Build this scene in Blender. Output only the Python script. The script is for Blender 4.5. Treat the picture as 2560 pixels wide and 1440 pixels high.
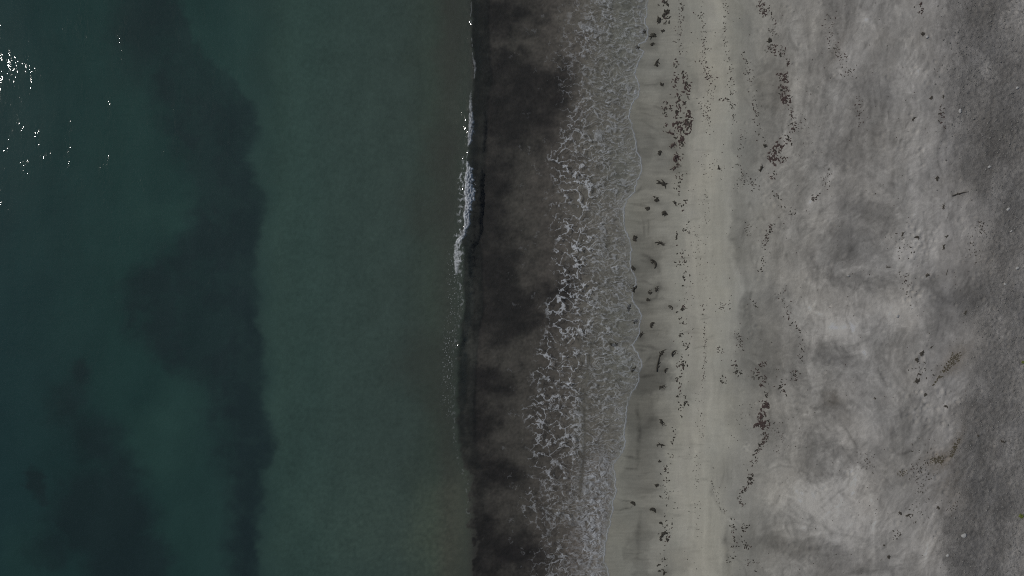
import bpy, math, random
import numpy as np

# ------------------------------------------------------------------ camera, sky, sun, exposure
for o in list(bpy.data.objects):
    bpy.data.objects.remove(o)
scene = bpy.context.scene
COL = scene.collection
H = 36.0                      # drone height above the sea level, metres
PPM = 50.0                    # photo pixels per metre at sea level

cam_d = bpy.data.cameras.new('camera')
cam_d.sensor_width = 36.0
cam_d.lens = 36.0 * H / (2560 / PPM)
cam_d.clip_start = 0.5
cam_d.clip_end = 6000
cam = bpy.data.objects.new('camera', cam_d)
cam.location = (0, 0, H)
COL.objects.link(cam)
scene.camera = cam

SUN = np.array([-32.6, 10.6, H]); SUN = SUN / np.linalg.norm(SUN)   # towards the sun (glitter lies at the mirror point)
EL = math.asin(SUN[2]); AZ = math.atan2(SUN[0], SUN[1])
world = bpy.data.worlds.new('World'); scene.world = world
world.use_nodes = True
wn = world.node_tree.nodes; wl = world.node_tree.links
sky = wn.new('ShaderNodeTexSky'); sky.sky_type = 'NISHITA'; sky.sun_disc = False
sky.sun_elevation = EL; sky.sun_rotation = AZ
wl.new(sky.outputs[0], wn['Background'].inputs[0])
wn['Background'].inputs[1].default_value = 0.06

sun_d = bpy.data.lights.new('sun', 'SUN'); sun_d.energy = 3.0; sun_d.angle = math.radians(0.53)
sun_d.color = (1.0, 0.955, 0.89)
sun_o = bpy.data.objects.new('sun', sun_d); COL.objects.link(sun_o)
from mathutils import Vector
sun_o.rotation_euler = Vector(SUN).to_track_quat('Z', 'Y').to_euler()
sun_o.location = tuple(SUN * 60)

scene.view_settings.view_transform = 'Standard'
scene.view_settings.look = 'None'
scene.view_settings.gamma = 1.0
scene.view_settings.exposure = -0.85
scene.render.engine = 'CYCLES'
scene.cycles.max_bounces = 6
scene.cycles.transparent_max_bounces = 12
scene.cycles.volume_bounces = 0
scene.cycles.filter_width = 1.05
scene.cycles.use_denoising = False      # keeps the sun glitter and the grain of the sand crisp

# ------------------------------------------------------------------ numeric helpers
rng = np.random.default_rng(7)
random.seed(7)

def _h(ix, iy, seed):
    n = (ix.astype(np.int64) * 374761393 + iy.astype(np.int64) * 668265263 + seed * 974634777) & 0xFFFFFFFF
    n = ((n ^ (n >> 13)) * 1274126177) & 0xFFFFFFFF
    n = n ^ (n >> 16)
    return n

def noise(x, y, seed=0):
    """gradient noise, about -1..1"""
    ix = np.floor(x); iy = np.floor(y)
    fx = x - ix; fy = y - iy
    ix = ix.astype(np.int64); iy = iy.astype(np.int64)
    ux = fx * fx * fx * (fx * (fx * 6 - 15) + 10)
    uy = fy * fy * fy * (fy * (fy * 6 - 15) + 10)
    def g(dx, dy):
        a = _h(ix + dx, iy + dy, seed).astype(np.float64) * (2 * math.pi / 4294967296.0)
        return np.cos(a) * (fx - dx) + np.sin(a) * (fy - dy)
    a = g(0, 0) * (1 - ux) + g(1, 0) * ux
    b = g(0, 1) * (1 - ux) + g(1, 1) * ux
    return (a * (1 - uy) + b * uy) * 1.5

def fbm(x, y, octv=4, seed=0, gain=0.5):
    s = 0; a = 1.0; t = 0
    for i in range(octv):
        s = s + a * noise(x * 2 ** i + 17.3 * i, y * 2 ** i - 9.1 * i, seed + i * 13)
        t += a; a *= gain
    return s / t * 1.4

def voro(x, y, seed=0):
    """F1, F2, F3 of a jittered grid"""
    ix = np.floor(x).astype(np.int64); iy = np.floor(y).astype(np.int64)
    f1 = np.full(x.shape, 9.0); f2 = f1.copy(); f3 = f1.copy()
    for dx in (-2, -1, 0, 1, 2):
        for dy in (-2, -1, 0, 1, 2):
            if abs(dx) == 2 and abs(dy) == 2:
                continue
            h = _h(ix + dx, iy + dy, seed)
            px = ix + dx + (h & 0xFFFF) / 65536.0
            py = iy + dy + ((h >> 16) & 0xFFFF) / 65536.0
            d = np.hypot(x - px, y - py)
            n1 = np.minimum(f1, d); d = np.maximum(f1, d); f1 = n1
            n2 = np.minimum(f2, d); d = np.maximum(f2, d); f2 = n2
            f3 = np.minimum(f3, d)
    return f1, f2, f3

def sm(a, b, x):
    t = np.clip((x - a) / (b - a), 0, 1)
    return t * t * (3 - 2 * t)

def curve(pts):
    a = np.array(pts, float)
    return lambda v: np.interp(v, a[:, 0], a[:, 1])

def lin(c):
    c = np.asarray(c, float) / 255.0
    return np.where(c <= 0.04045, c / 12.92, ((c + 0.055) / 1.055) ** 2.4)

# ------------------------------------------------------------------ shore layout (photo pixels at sea level; y grows downwards)
FRONT = curve([(-400, 1612), (-60, 1624), (0, 1622), (40, 1616), (60, 1613), (73, 1621), (90, 1620), (104, 1616), (112, 1598), (120, 1596), (130, 1611),
    (145, 1602), (160, 1594), (185, 1588), (200, 1594), (225, 1600), (240, 1596), (250, 1586), (270, 1580), (290, 1574), (310, 1581),
    (328, 1584), (350, 1590), (370, 1592), (385, 1598), (400, 1604), (420, 1605), (440, 1600), (460, 1594), (480, 1586), (500, 1568),
    (520, 1562), (555, 1561), (575, 1566), (600, 1577), (620, 1580), (650, 1577), (670, 1580), (695, 1590), (710, 1592), (722, 1584),
    (745, 1582), (762, 1588), (775, 1600), (790, 1606), (815, 1601), (840, 1598), (862, 1584), (880, 1593), (900, 1605), (918, 1606),
    (930, 1599), (950, 1598), (965, 1592), (985, 1580), (1010, 1571), (1040, 1566), (1080, 1563), (1115, 1564), (1130, 1557),
    (1145, 1550), (1160, 1536), (1200, 1540), (1230, 1545), (1258, 1531), (1278, 1536), (1292, 1529), (1320, 1525), (1350, 1518),
    (1380, 1514), (1410, 1514), (1440, 1528), (1500, 1535), (1800, 1520)])
CREST = curve([(-400, 1176), (0, 1178), (100, 1180), (180, 1187), (230, 1181), (300, 1174), (360, 1173), (420, 1167), (480, 1165),
    (560, 1161), (600, 1155), (650, 1161), (750, 1164), (850, 1150), (920, 1144), (1000, 1143), (1100, 1146), (1150, 1158),
    (1200, 1176), (1300, 1182), (1440, 1178), (1800, 1175)])
WAMP = curve([(-600, .9), (0, 1), (650, 1), (800, 1.15), (950, 1.15), (1000, 1), (1100, .7), (1220, .25), (1440, .15), (1800, .15)])
LACE = curve([(-300, 1420), (0, 1432), (60, 1405), (150, 1375), (250, 1400), (330, 1397), (400, 1362), (460, 1388), (520, 1376), (600, 1382),
    (680, 1366), (720, 1390), (760, 1352), (800, 1366), (860, 1342), (920, 1327), (980, 1332), (1020, 1302), (1080, 1320), (1150, 1322),
    (1200, 1303), (1280, 1292), (1340, 1338), (1440, 1322), (1700, 1320)])
BORE = curve([(700, 1490), (820, 1481), (900, 1466), (1000, 1456), (1100, 1458), (1240, 1446), (1350, 1440)])
PROF = curve([(-75000, -9), (-8000, -4.5), (-2000, -2.6), (-300, -1.9), (0, -1.75), (300, -1.65), (560, -1.56), (650, -1.46), (750, -1.33), (900, -1.14),
    (1050, -0.88), (1120, -0.70), (1180, -0.52), (1300, -0.39), (1400, -0.28), (1480, -0.16), (1540, -0.06), (1600, 0.03), (1700, 0.18),
    (1800, 0.32), (2000, 0.52), (2300, 0.74), (2560, 0.9), (3500, 1.5), (8000, 2.6), (75000, 4.0)])

GEDGE = curve([(-300, 2390), (0, 2385), (150, 2372), (300, 2385), (450, 2412), (560, 2450), (650, 2468), (720, 2440), (780, 2405), (850, 2440), (950, 2424), (1050, 2402), (1150, 2392), (1250, 2380), (1300, 2366), (1440, 2356), (1800, 2350)])

def far_axis(lo, hi, segs, grow=1.28, far=1500.0):
    fine = []
    x = lo
    for end, step in segs:
        n = max(1, int(round((end - x) / step)))
        fine += list(np.linspace(x, end, n, endpoint=False)); x = end
    fine.append(hi)
    l = []; s = 0.4; p = lo
    while p > -far:
        p -= s; s *= grow; l.append(p)
    r = []; s = 0.4; p = hi
    while p < far:
        p += s; s *= grow; r.append(p)
    return np.array(l[::-1] + fine + r)

class Grid:
    def __init__(self, xs, ys, Z):
        self.xs, self.ys, self.Z = xs, ys, Z
    def at(self, x, y):
        x = np.asarray(x, float); y = np.asarray(y, float)
        i = np.clip(np.searchsorted(self.xs, x) - 1, 0, len(self.xs) - 2)
        j = np.clip(np.searchsorted(self.ys, y) - 1, 0, len(self.ys) - 2)
        tx = (x - self.xs[i]) / (self.xs[i + 1] - self.xs[i]); ty = (y - self.ys[j]) / (self.ys[j + 1] - self.ys[j])
        Z = self.Z
        return (Z[j, i] * (1 - tx) + Z[j, i + 1] * tx) * (1 - ty) + (Z[j + 1, i] * (1 - tx) + Z[j + 1, i + 1] * tx) * ty

def mesh_from(name, V, F, smooth=True):
    """V (n,3), F (m,4) or (m,3) arrays"""
    me = bpy.data.meshes.new(name)
    k = F.shape[1]
    me.vertices.add(len(V)); me.vertices.foreach_set('co', np.ascontiguousarray(V, np.float32).ravel())
    me.loops.add(F.size); me.loops.foreach_set('vertex_index', np.ascontiguousarray(F, np.int32).ravel())
    me.polygons.add(len(F)); me.polygons.foreach_set('loop_start', np.arange(0, F.size, k, dtype=np.int32))
    me.update(calc_edges=True)
    if smooth:
        me.polygons.foreach_set('use_smooth', np.ones(len(F), bool))
    me.validate()
    return me

def add_attr(me, name, arr):
    if arr.ndim == 2:
        a = me.attributes.new(name, 'FLOAT_COLOR', 'POINT')
        a.data.foreach_set('color', np.ascontiguousarray(np.c_[arr, np.ones(len(arr))], np.float32).ravel())
    else:
        a = me.attributes.new(name, 'FLOAT', 'POINT')
        a.data.foreach_set('value', np.ascontiguousarray(arr, np.float32))

def grid_faces(ny, nx):
    j, i = np.mgrid[0:ny - 1, 0:nx - 1]
    a = (j * nx + i).ravel()
    return np.stack([a, a + 1, a + nx + 1, a + nx], 1)

def new_mat(name):
    m = bpy.data.materials.new(name); m.use_nodes = True
    nt = m.node_tree; nt.nodes.clear()
    out = nt.nodes.new('ShaderNodeOutputMaterial')
    return m, nt, nt.nodes, nt.links, out

# ------------------------------------------------------------------ the beach and sea bed: one sheet
K = 0.53                                   # display linear value of a white sheet in this light
SIG = np.array([0.50, 0.30, 0.335])        # absorption of the sea water per metre
gx = far_axis(-27.5, 27.5, [(-2.5, 0.10), (27.5, 0.055)])
gy = far_axis(-18.5, 18.5, [(-15.2, .11), (15.2, 0.055), (18.5, .11)])
GX, GY = np.meshgrid(gx, gy)
P0 = GX * PPM + 1280; Q0 = 720 - GY * PPM
GZ = PROF(P0 + 40 * noise(P0 / 400, Q0 / 300, 3) * (np.abs(P0 - 1560) > 0) * sm(1640, 1800, P0))
land = sm(1600, 1680, P0)
near = sm(9000, 5000, np.hypot(P0 - 1280, Q0 - 720))
GZ = GZ + land * near * (0.05 * noise(P0 / 260, Q0 / 330, 5) + 0.010 * fbm(P0 / 60, Q0 / 130, 3, 6))
upper = sm(2000, 2350, P0 + 60 * noise(P0 / 150, Q0 / 150, 8)) * near
GZ = GZ + upper * 0.014 * fbm(P0 / 34, Q0 / 30, 3, 9)
gravel = sm(-30, 45, P0 - GEDGE(Q0) + 30 * fbm(P0 / 100, Q0 / 100, 3, 10)) * near
GZ = GZ + gravel * (0.022 * noise(P0 / 9.0, Q0 / 9.0, 11) + .02 * noise(P0 / 5.6, Q0 / 5.6, 13))
GZ = GZ + sm(1250, 600, P0) * near * 0.06 * noise(P0 / 120, Q0 / 160, 12)
prng = random.Random(5)
pits = [(prng.uniform(1850, 2420), prng.uniform(0, 1440), prng.uniform(2.5, 5.5), prng.uniform(.02, .05)) for _ in range(240)]
for (cx, cy, sx, sy, n) in [(2275, 610, 40, 40, 26), (2280, 720, 30, 30, 16), (2340, 1130, 60, 80, 60), (2300, 960, 40, 60, 26), (2430, 640, 40, 60, 26), (2330, 300, 50, 80, 20), (2480, 300, 60, 220, 90), (2470, 1100, 70, 250, 80)]:
    pits += [(prng.gauss(cx, sx), prng.gauss(cy, sy), prng.uniform(3, 6), prng.uniform(.03, .08)) for _ in range(n)]
for (cx, cy, r, dp) in pits:                                  # footmarks, burrows and drip pits
    x = (cx - 1280) / PPM; y = (720 - cy) / PPM; R3 = 3 * r / PPM
    i0, i1 = np.searchsorted(gx, (x - R3, x + R3)); j0, j1 = np.searchsorted(gy, (y - R3, y + R3))
    rr2 = ((GX[j0:j1, i0:i1] - x) ** 2 + ((GY[j0:j1, i0:i1] - y) * prng.uniform(.8, 1.6)) ** 2) / (r / PPM) ** 2
    GZ[j0:j1, i0:i1] -= .65 * dp * (np.exp(-rr2) - .35 * np.exp(-(np.sqrt(rr2) - 1.6) ** 2 * 3))
sc_ = H / (H - GZ)
U = 1280 + GX * PPM * sc_; V = 720 - GY * PPM * sc_          # where each point is seen

# weed clumps: x, y, length, width (photo px), angle (deg), kind, colour (0 black-olive, 1 red-brown)
CLUMPS = [
 (1648,49,20,9,80,'lump',0),(1632,90,19,12,30,'lump',0),(1611,80,13,10,60,'lump',0),(1594,118,14,10,-40,'lump',0),(1632,110,13,8,10,'lump',0),
 (1657,78,11,8,30,'lump',0),(1642,157,22,9,85,'lump',0),(1655,210,13,11,-40,'lump',0),(1650,382,14,10,-70,'lump',0),(1655,457,30,13,-30,'frond',0),
 (1923,101,14,12,30,'lump',0),(1913,365,12,9,-30,'lump',0),(1903,423,18,9,60,'frond',0),(1797,420,14,5,-80,'frond',0),(1677,333,22,9,-20,'frond',1),
 (1703,322,12,8,50,'lump',1),(1683,363,22,10,10,'frond',1),(1688,397,24,11,75,'lump',1),(1687,420,19,6,28,'frond',1),(1723,290,17,7,75,'frond',1),
 (1704,351,14,9,20,'lump',1),(1668,30,16,11,70,'lump',0),(1660,38,13,9,30,'lump',0),
 (1640,498,19,11,-50,'lump',0),(1618,522,14,12,-30,'lump',0),(1662,533,17,11,-30,'lump',0),(1589,597,17,13,-50,'lump',0),(1650,608,26,6,-24,'frond',0),
 (1631,660,27,9,-72,'curl',0),(1583,670,15,9,-50,'lump',0),(1585,722,21,9,65,'lump',0),(1642,723,17,8,80,'lump',0),(1625,730,13,12,60,'lump',0),
 (1621,748,12,9,10,'lump',0),(1572,767,22,9,75,'frond',0),(1675,770,17,5,-45,'curl',0),(1590,802,20,8,10,'frond',0),(1632,813,17,11,50,'curl',0),
 (1603,837,17,12,40,'frond',0),(1653,884,18,11,60,'frond',0),(1646,908,44,4,78,'stem',0),(1660,876,20,4,22,'stem',0),(1687,885,22,5,45,'curl',0),
 (1667,927,16,5,55,'curl',0),(1584,923,17,8,32,'lump',0),(1655,967,22,11,10,'frond',0),(1655,1055,20,13,-50,'frond',0),(1653,1112,19,7,-12,'frond',0),
 (1649,1153,10,7,10,'lump',0),(1642,1213,12,8,20,'lump',0),(1582,1260,15,11,-40,'curl',0),(1632,1277,18,12,-30,'curl',0),(1652,1309,10,9,-30,'curl',0),
 (1658,1336,25,10,28,'frond',0),(1653,1349,9,7,0,'lump',0),(1668,1348,10,7,-70,'lump',0),(1648,1412,11,7,10,'frond',0),(1650,1427,10,7,-10,'frond',0),
 (1660,1433,14,6,70,'frond',0),(1903,963,16,6,-10,'frond',1),(1917,1013,16,12,60,'lump',1),(1893,1060,16,11,30,'frond',1),(1908,1058,14,8,-30,'frond',1),
 (1537,862,26,6,-4,'frond',0),(1688,508,14,7,-60,'frond',0),
 (2400,485,42,5,14,'stem',0),(2359,517,13,5,80,'frond',0),(2257,585,13,5,70,'frond',0),(2293,593,13,10,0,'lump',0),(2367,592,12,6,60,'frond',0),
 (2359,617,15,5,-80,'frond',0),(2368,680,17,4,75,'stem',0),(2319,688,11,8,30,'lump',0),(2221,668,12,4,0,'frond',0),(2414,782,12,5,80,'lump',0),
 (2305,883,15,8,60,'lump',0),(2293,900,13,8,-60,'lump',0),(2328,868,9,5,45,'frond',0),(2292,952,16,12,10,'lump',0),(2507,1104,15,6,-22,'frond',0),
 (2187,996,7,6,20,'lump',0),(2314,988,11,9,60,'lump',0),(2364,1018,12,6,-30,'curl',0),(2272,1287,17,6,22,'frond',0),(2250,1283,10,7,0,'lump',0),
 (2210,1363,6,5,0,'lump',0),(2222,1393,11,9,40,'lump',0),(2345,1270,10,8,-20,'lump',0),(2343,447,14,7,80,'lump',0),(2328,245,15,9,40,'frond',0),
 (2358,242,10,7,80,'frond',0),(2284,297,13,5,50,'frond',0),(2308,85,13,7,-45,'lump',0),(2302,10,13,7,70,'frond',1),(2446,1090,8,6,-40,'lump',0),
]

# water-laid tone of the sand, in the photograph's colours: (px -> rgb)
LANDC = [(1480,(106,105,97)),(1560,(112,112,104)),(1620,(118,117,109)),(1670,(122,121,113)),(1705,(129,128,119)),(1730,(136,134,125)),(1760,(140,138,128)),(1805,(136,135,126)),(1860,(130,129,122)),
         (1940,(123,121,115)),(2100,(121,119,115)),(2260,(123,121,117)),(2370,(119,117,114)),(2700,(119,117,114)),(3200,(119,117,112))]
SEAC = [(-3000,(28,44,50)),(0,(33,51,54)),(150,(34,52,53)),(300,(35,55,54)),(450,(34,53,52)),(560,(38,56,55)),(640,(43,58,56)),(700,(49,64,60)),(770,(51,66,62)),(850,(52,65,61)),(1000,(51,61,57)),
        (1080,(50,57,51)),(1120,(51,53,48)),(1165,(50,53,48)),(1190,(46,44,42)),(1300,(55,51,48)),(1380,(66,62,58)),(1440,(78,75,70)),(1500,(85,82,76)),(1560,(91,89,83)),(1640,(100,98,92))]
def ramp(tab, u):
    xs = [t[0] for t in tab]; c = np.array([lin(t[1]) for t in tab])
    return np.stack([np.interp(u, xs, c[:, k]) for k in range(3)], -1)

w1 = fbm(U / 110, V / 110, 4, 21); w2 = fbm(U / 110, V / 110, 4, 22)
w3 = fbm(U / 26, V / 26, 3, 23); w4 = fbm(U / 26, V / 26, 3, 24)
w5 = fbm(U / 9, V / 9, 2, 25); w6 = fbm(U / 9, V / 9, 2, 26)
UW = U + 30 * w1 + 13 * w3 + 6 * w5; VW = V + 30 * w2 + 13 * w4 + 6 * w6
US = U + 12 * w1 + 5 * w3; VS = V + 12 * w2 + 5 * w4

def blob(cx, cy, rx, ry, ang=0.0, soft=0.5, strong=True):
    a = math.radians(ang)
    uu, vv = (UW, VW) if strong else (US, VS)
    dx = (uu - cx); dy = -(vv - cy)
    p = (dx * math.cos(a) + dy * math.sin(a)) / rx; q = (-dx * math.sin(a) + dy * math.cos(a)) / ry
    return 1 - sm(1 - soft, 1 + soft, np.sqrt(p * p + q * q))

# --- under water
seac = ramp(SEAC, U + 25 * w1 * sm(1180, 1000, U) + 40 * w1 * sm(1200, 1300, U))
EDGE_R = curve([(-200,430),(0,450),(120,500),(200,585),(260,636),(330,648),(385,618),(430,632),(520,660),(600,652),(680,630),(750,640),(850,665),(930,650),(1000,655),(1060,675),(1130,690),(1180,655),(1250,660),(1300,642),(1380,652),(1440,642),(1700,650)])
EDGE_L = curve([(-200,330),(0,345),(150,385),(300,400),(380,470),(480,495),(560,500),(620,420),(700,325),(760,315),(850,340),(920,420),(980,520),(1050,535),(1120,565),(1200,585),(1300,585),(1440,592),(1700,590)])
Uz = U + 12 * w3 + 14 * w1; Vz = V + 14 * w4 + 16 * w2
meadow = sm(14, -14, Uz - EDGE_R(Vz)) * sm(-55, 45, Uz + 40 * w2 - EDGE_L(Vz)) * (0.72 + 0.28 * sm(-0.4, 0.4, w1 + 0.5 * w3))
for b in [(255,1290,140,120,0,.35),(300,1180,60,70,0,.5),(320,1410,110,80,0,.35),(88,1215,30,34,0,.5),(200,940,34,34,0,.7),(235,1100,70,70,0,.8),(170,1010,40,60,0,.9),(350,70,70,120,0,.8),(120,1380,60,40,0,.7)]:
    meadow = np.maximum(meadow, 0.95 * blob(*b))
pale = np.clip(blob(400,1120,95,90,0,.5) * .8 + blob(460,1010,70,60,0,.6) * .6 + blob(420,540,70,40,0,.7) * .5 + blob(560,130,90,110,0,.8) * .5 + blob(60,1400,70,90,0,.7) * .6 + blob(470,1330,90,110,0,.6) * .4, 0, 1)
farsea = sm(-100, -800, U) + sm(-200, -900, V) + sm(1640, 2400, V)
meadow = np.maximum(meadow * (1 - np.clip(farsea, 0, 1)), np.clip(farsea, 0, 1) * sm(0, .3, w1) * sm(900, 500, U))
dark_sea = lin((31, 41, 44)); pale_sea = lin((42, 63, 60))
meadow = meadow * (1 - .75 * pale)
seac = seac * (1 - pale[..., None] * .8) + pale_sea * pale[..., None] * .8
seac = seac * (1 - meadow[..., None]) + dark_sea * meadow[..., None]
# lighter rim of clean sand along the edge of the bar, mottling of the bar
rim = np.exp(-((Uz - EDGE_R(Vz) - 26) / 26.0) ** 2) * sm(150, 300, V)
seac = seac * (1 + 0.08 * rim[..., None] * np.array([.8, 1, .95]))
bar = sm(640, 720, U) * sm(1180, 1130, U)
fine = fbm(U / 9, V / 12, 3, 31); mid = fbm(U / 45, V / 60, 4, 32)
seac = seac * (1 + (bar * (0.13 * fine + 0.10 * mid + .10 * fbm((U + V) / 22, (U - V) / 7, 3, 36)) + (1 - bar) * sm(1150, 600, U) * 0.06 * mid)[..., None])
lowbar = blob(1110, 1350, 70, 120, 0, .9) + .6 * blob(1160, 1210, 30, 60, 0, .8) + .5 * blob(930, 1320, 150, 110, 0, .9)
seac = seac * (1 + 0.38 * np.clip(lowbar, 0, 1)[..., None] * np.array([1.15, 1.0, .8]) * (1 + .35 * fine)[..., None])
brown = np.clip(blob(1105, 380, 40, 60, 0, .9) + blob(1090, 520, 60, 70, 0, .9) * .8 + blob(1070, 900, 70, 70, 0, .9) * .8 + blob(1140, 60, 40, 120, 0, .9) + blob(1090, 1010, 50, 60, 0, .9) * .6, 0, 1)
seac = seac * (1 - brown[..., None] * .5) + lin((46, 44, 41)) * brown[..., None] * .5
# weed debris clouding the trough behind the breaker
xb = CREST(V) + 8 * w3 + 5 * w1 + sm(1080, 1200, V) * (26 * w1 + 16 * w3 + 6 * w5)
trough = sm(-4, 7, U - xb)
tro_c = ramp([(1150, (52, 49, 46)), (1300, (59, 56, 52)), (1370, (64, 60, 56)), (1430, (76, 72, 67)), (1500, (85, 82, 76)), (1560, (91, 89, 83)), (1640, (100, 98, 92))], U + 45 * w1 + 10 * w3)
seac = seac * (1 - trough[..., None]) + tro_c * trough[..., None]
cloud = 0 * U
for b in [(1300,215,120,55,-5,.5),(1270,300,120,75,0,.5),(1215,480,50,95,0,.5),(1235,690,75,120,0,.45),(1285,790,85,55,25,.5),(1420,195,60,40,20,.6),(1415,710,45,40,0,.6),
          (1215,950,65,35,0,.6),(1195,1060,55,70,0,.6),(1235,1185,75,35,-10,.5),(1270,1390,110,60,0,.7),(1195,1330,35,90,0,.6),(1250,40,90,50,0,.7),(1270,150,50,30,0,.8),(1200,590,40,60,0,.6),(1190,120,30,80,0,.7)]:
    cloud = 1 - (1 - cloud) * (1 - blob(*b[:5], .95))
cloud = sm(-.02, 1.0, cloud + .38 * fbm(U / 48, V / 40, 5, 33, .62) - .03) * trough * sm(1480, 1400, U)
cloud = np.maximum(cloud, .8 * np.clip(farsea, 0, 1) * trough * sm(1420, 1330, U) * sm(-.1, .3, w2))
seac = seac * (1 - .86 * cloud[..., None]) + lin((24, 21, 21)) * .86 * cloud[..., None]
grit = fbm(U / 7, V / 7, 2, 34)
seac = seac * (1 + (trough * (0.26 * grit + 0.42 * fbm(U / 30, V / 24, 5, 35, .6)))[..., None])
# shade of the wave front, painted as a dark band into the seabed colour
shade_w = np.where(V < 200, 17, np.where(V < 700, 24, 20)) + 6 * w2
wave_shade = sm(-6, 4, U - xb) * sm(shade_w * 1.25, shade_w * .55, U - xb) * WAMP(V) * sm(1190, 1080, V)
wave_shade = wave_shade * (.75 + .6 * w3 + .3 * w5)
seac = seac * (1 - .8 * wave_shade[..., None]) + lin((25, 23, 23)) * .8 * wave_shade[..., None]

# --- on land
STR = curve([(-300,1800),(0,1800),(150,1792),(300,1778),(450,1762),(600,1748),(750,1758),(900,1752),(1000,1785),(1100,1745),(1200,1722),(1300,1738),(1440,1760),(1800,1770)])
Ub = U + 14 * w1 + 6 * w3
shift = (STR(V) - 1760)
landc = ramp(LANDC, Ub - shift * np.exp(-((Ub - 1760) / 130.0) ** 2))
beige = 0 * U
for b in [(1760,600,48,190,0,.6),(1740,1330,60,190,0,.6),(1790,1360,40,110,0,.5),(1800,60,40,110,0,.7),(1715,1180,40,160,0,.7),(1760,300,40,60,0,.8),(1790,1050,60,60,0,.8),(1730,900,40,60,0,.9)]:
    beige = np.maximum(beige, blob(*b, strong=True))
beige = beige * (.75 + .5 * fbm(U / 16, V / 150, 4, 59))
landc = landc * (1 - .55 * beige[..., None]) + lin((144, 142, 131)) * .55 * beige[..., None]
tone = 1 + 0 * U
def mul(cx, cy, rx, ry, f, ang=0, soft=.45, strong=True):
    global tone
    f = f ** (1.55 if cx < 1700 else 1.75)
    tone = tone * (1 + (f - 1) * blob(cx, cy, rx, ry, ang, soft, strong))
for a in [ # damp or bare patches and drifts of dry sand
 (1840,80,40,130,.88),(1850,250,22,90,.9),(1925,205,45,70,.85),(1905,330,35,90,.88),(1860,400,30,70,.88),(1760,200,25,60,.95),(1730,220,20,60,.9),
 (1925,860,70,120,.90),(1900,760,50,70,.92),(1850,560,22,90,.88),(1865,640,30,60,.90),(1890,900,60,60,.88),(1865,790,22,60,.85),(1850,950,60,50,.92),
 (1880,1060,60,50,.92),(1830,1200,60,70,.94),(1850,1420,60,90,.86),(1900,1330,60,60,.9),(1700,1400,40,60,.9),(1730,880,30,80,.93),(1720,980,20,40,.92),
 (1600,1010,45,90,.76),(1620,930,55,40,.80),(1600,650,55,45,.80),(1612,735,50,50,.84),(1600,810,60,50,.84),(1600,330,35,120,.86),(1590,560,40,40,.88),(1600,1180,50,60,.86),
 (1590,1300,60,40,.92),(1600,1400,20,90,.86),(1630,1090,60,80,.86),(1620,400,40,60,.92),(1620,890,60,70,.84),(1690,300,45,130,.90),(1610,60,40,120,.93),
 (2060,760,60,40,1.12),(2160,810,120,50,1.14),(2260,780,60,40,1.12),(2010,780,30,20,1.12),(2030,950,16,90,1.16,-8),(2090,1260,95,95,1.24),(1965,1255,70,60,1.12),(2100,1150,40,90,1.14),
 (2160,1090,40,60,1.10),(2120,850,70,60,1.12),(2340,1000,40,60,1.14),(2300,930,40,60,1.08),(2390,1110,40,60,1.06),(2260,1340,120,60,1.10),(2060,1060,40,40,1.08),
 (2550,60,40,90,1.15),(2460,170,14,50,1.18),(2550,1370,36,90,1.16),(2520,1100,30,50,1.12,20),(2480,800,50,40,1.12),(2040,500,40,80,1.06),(2150,120,30,100,1.08),
 (2330,560,60,90,1.06),(2290,620,60,50,1.08),(2250,180,60,60,1.06),(2300,350,50,80,1.05),(2400,620,40,90,1.05),
 (2130,720,60,18,.82,-12),(2195,710,50,14,.84,5),(2180,530,50,30,.86),(2130,380,50,40,.90),(2100,890,90,22,.84,-5),(2230,830,60,50,.88),(2250,1060,24,70,.86),(2210,1090,40,60,.92),
 (2010,1370,120,26,.86,-8),(2130,1130,50,46,.90),(2070,1120,60,26,.86,-25),(2040,1150,60,40,.90),(2090,1430,80,26,.84),(2150,630,80,40,.90),(2100,600,50,40,.92),(2170,250,50,120,.93),
 (2320,720,18,26,.84,-30),(2350,740,40,14,.86,-35),(2200,1200,30,50,.93),(2230,1390,30,60,.92),(2070,1010,50,26,.84,-20),(2110,330,40,70,.93),(2100,20,50,40,.92),(2070,1190,40,24,.86,15),
 (2420,700,50,60,.86),(2390,770,60,40,.84,35),(2450,1050,60,50,.95),(2430,1150,60,90,.86),(2410,1380,50,80,.88),(2480,1250,60,60,.90),(2440,400,40,70,.90),(2500,330,60,80,.88),(2540,500,30,60,.90),(2430,60,40,60,.92)]:
    mul(*a)
for (cx, cy, L, W, an, kind, cl) in CLUMPS:          # wet scour drawn seawards from each stranded clump
    if cx < 1690 and kind != 'stem' and L > 11 and cy > 60:
        mul(cx - 24, cy + 3, 34, 7 + W * .35, .91, ang=random.uniform(-8, 14), soft=.75, strong=False)
        if random.random() < .6:
            mul(cx + 2, cy, 14, 13, .88, soft=.7, strong=False)
swz = sm(1780, 1600, U)                              # thin swash streaks across the wet sand
streak = fbm(U / 60 + .25 * w1, V / 4.5 + 1.2 * w2, 3, 41)
streak2 = fbm(U / 45 + V / 90, V / 7, 3, 42)
tone = tone * (1 + swz * 0.12 * streak + sm(1650, 1800, U) * sm(2400, 2000, U) * 0.045 * streak2)
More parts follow.
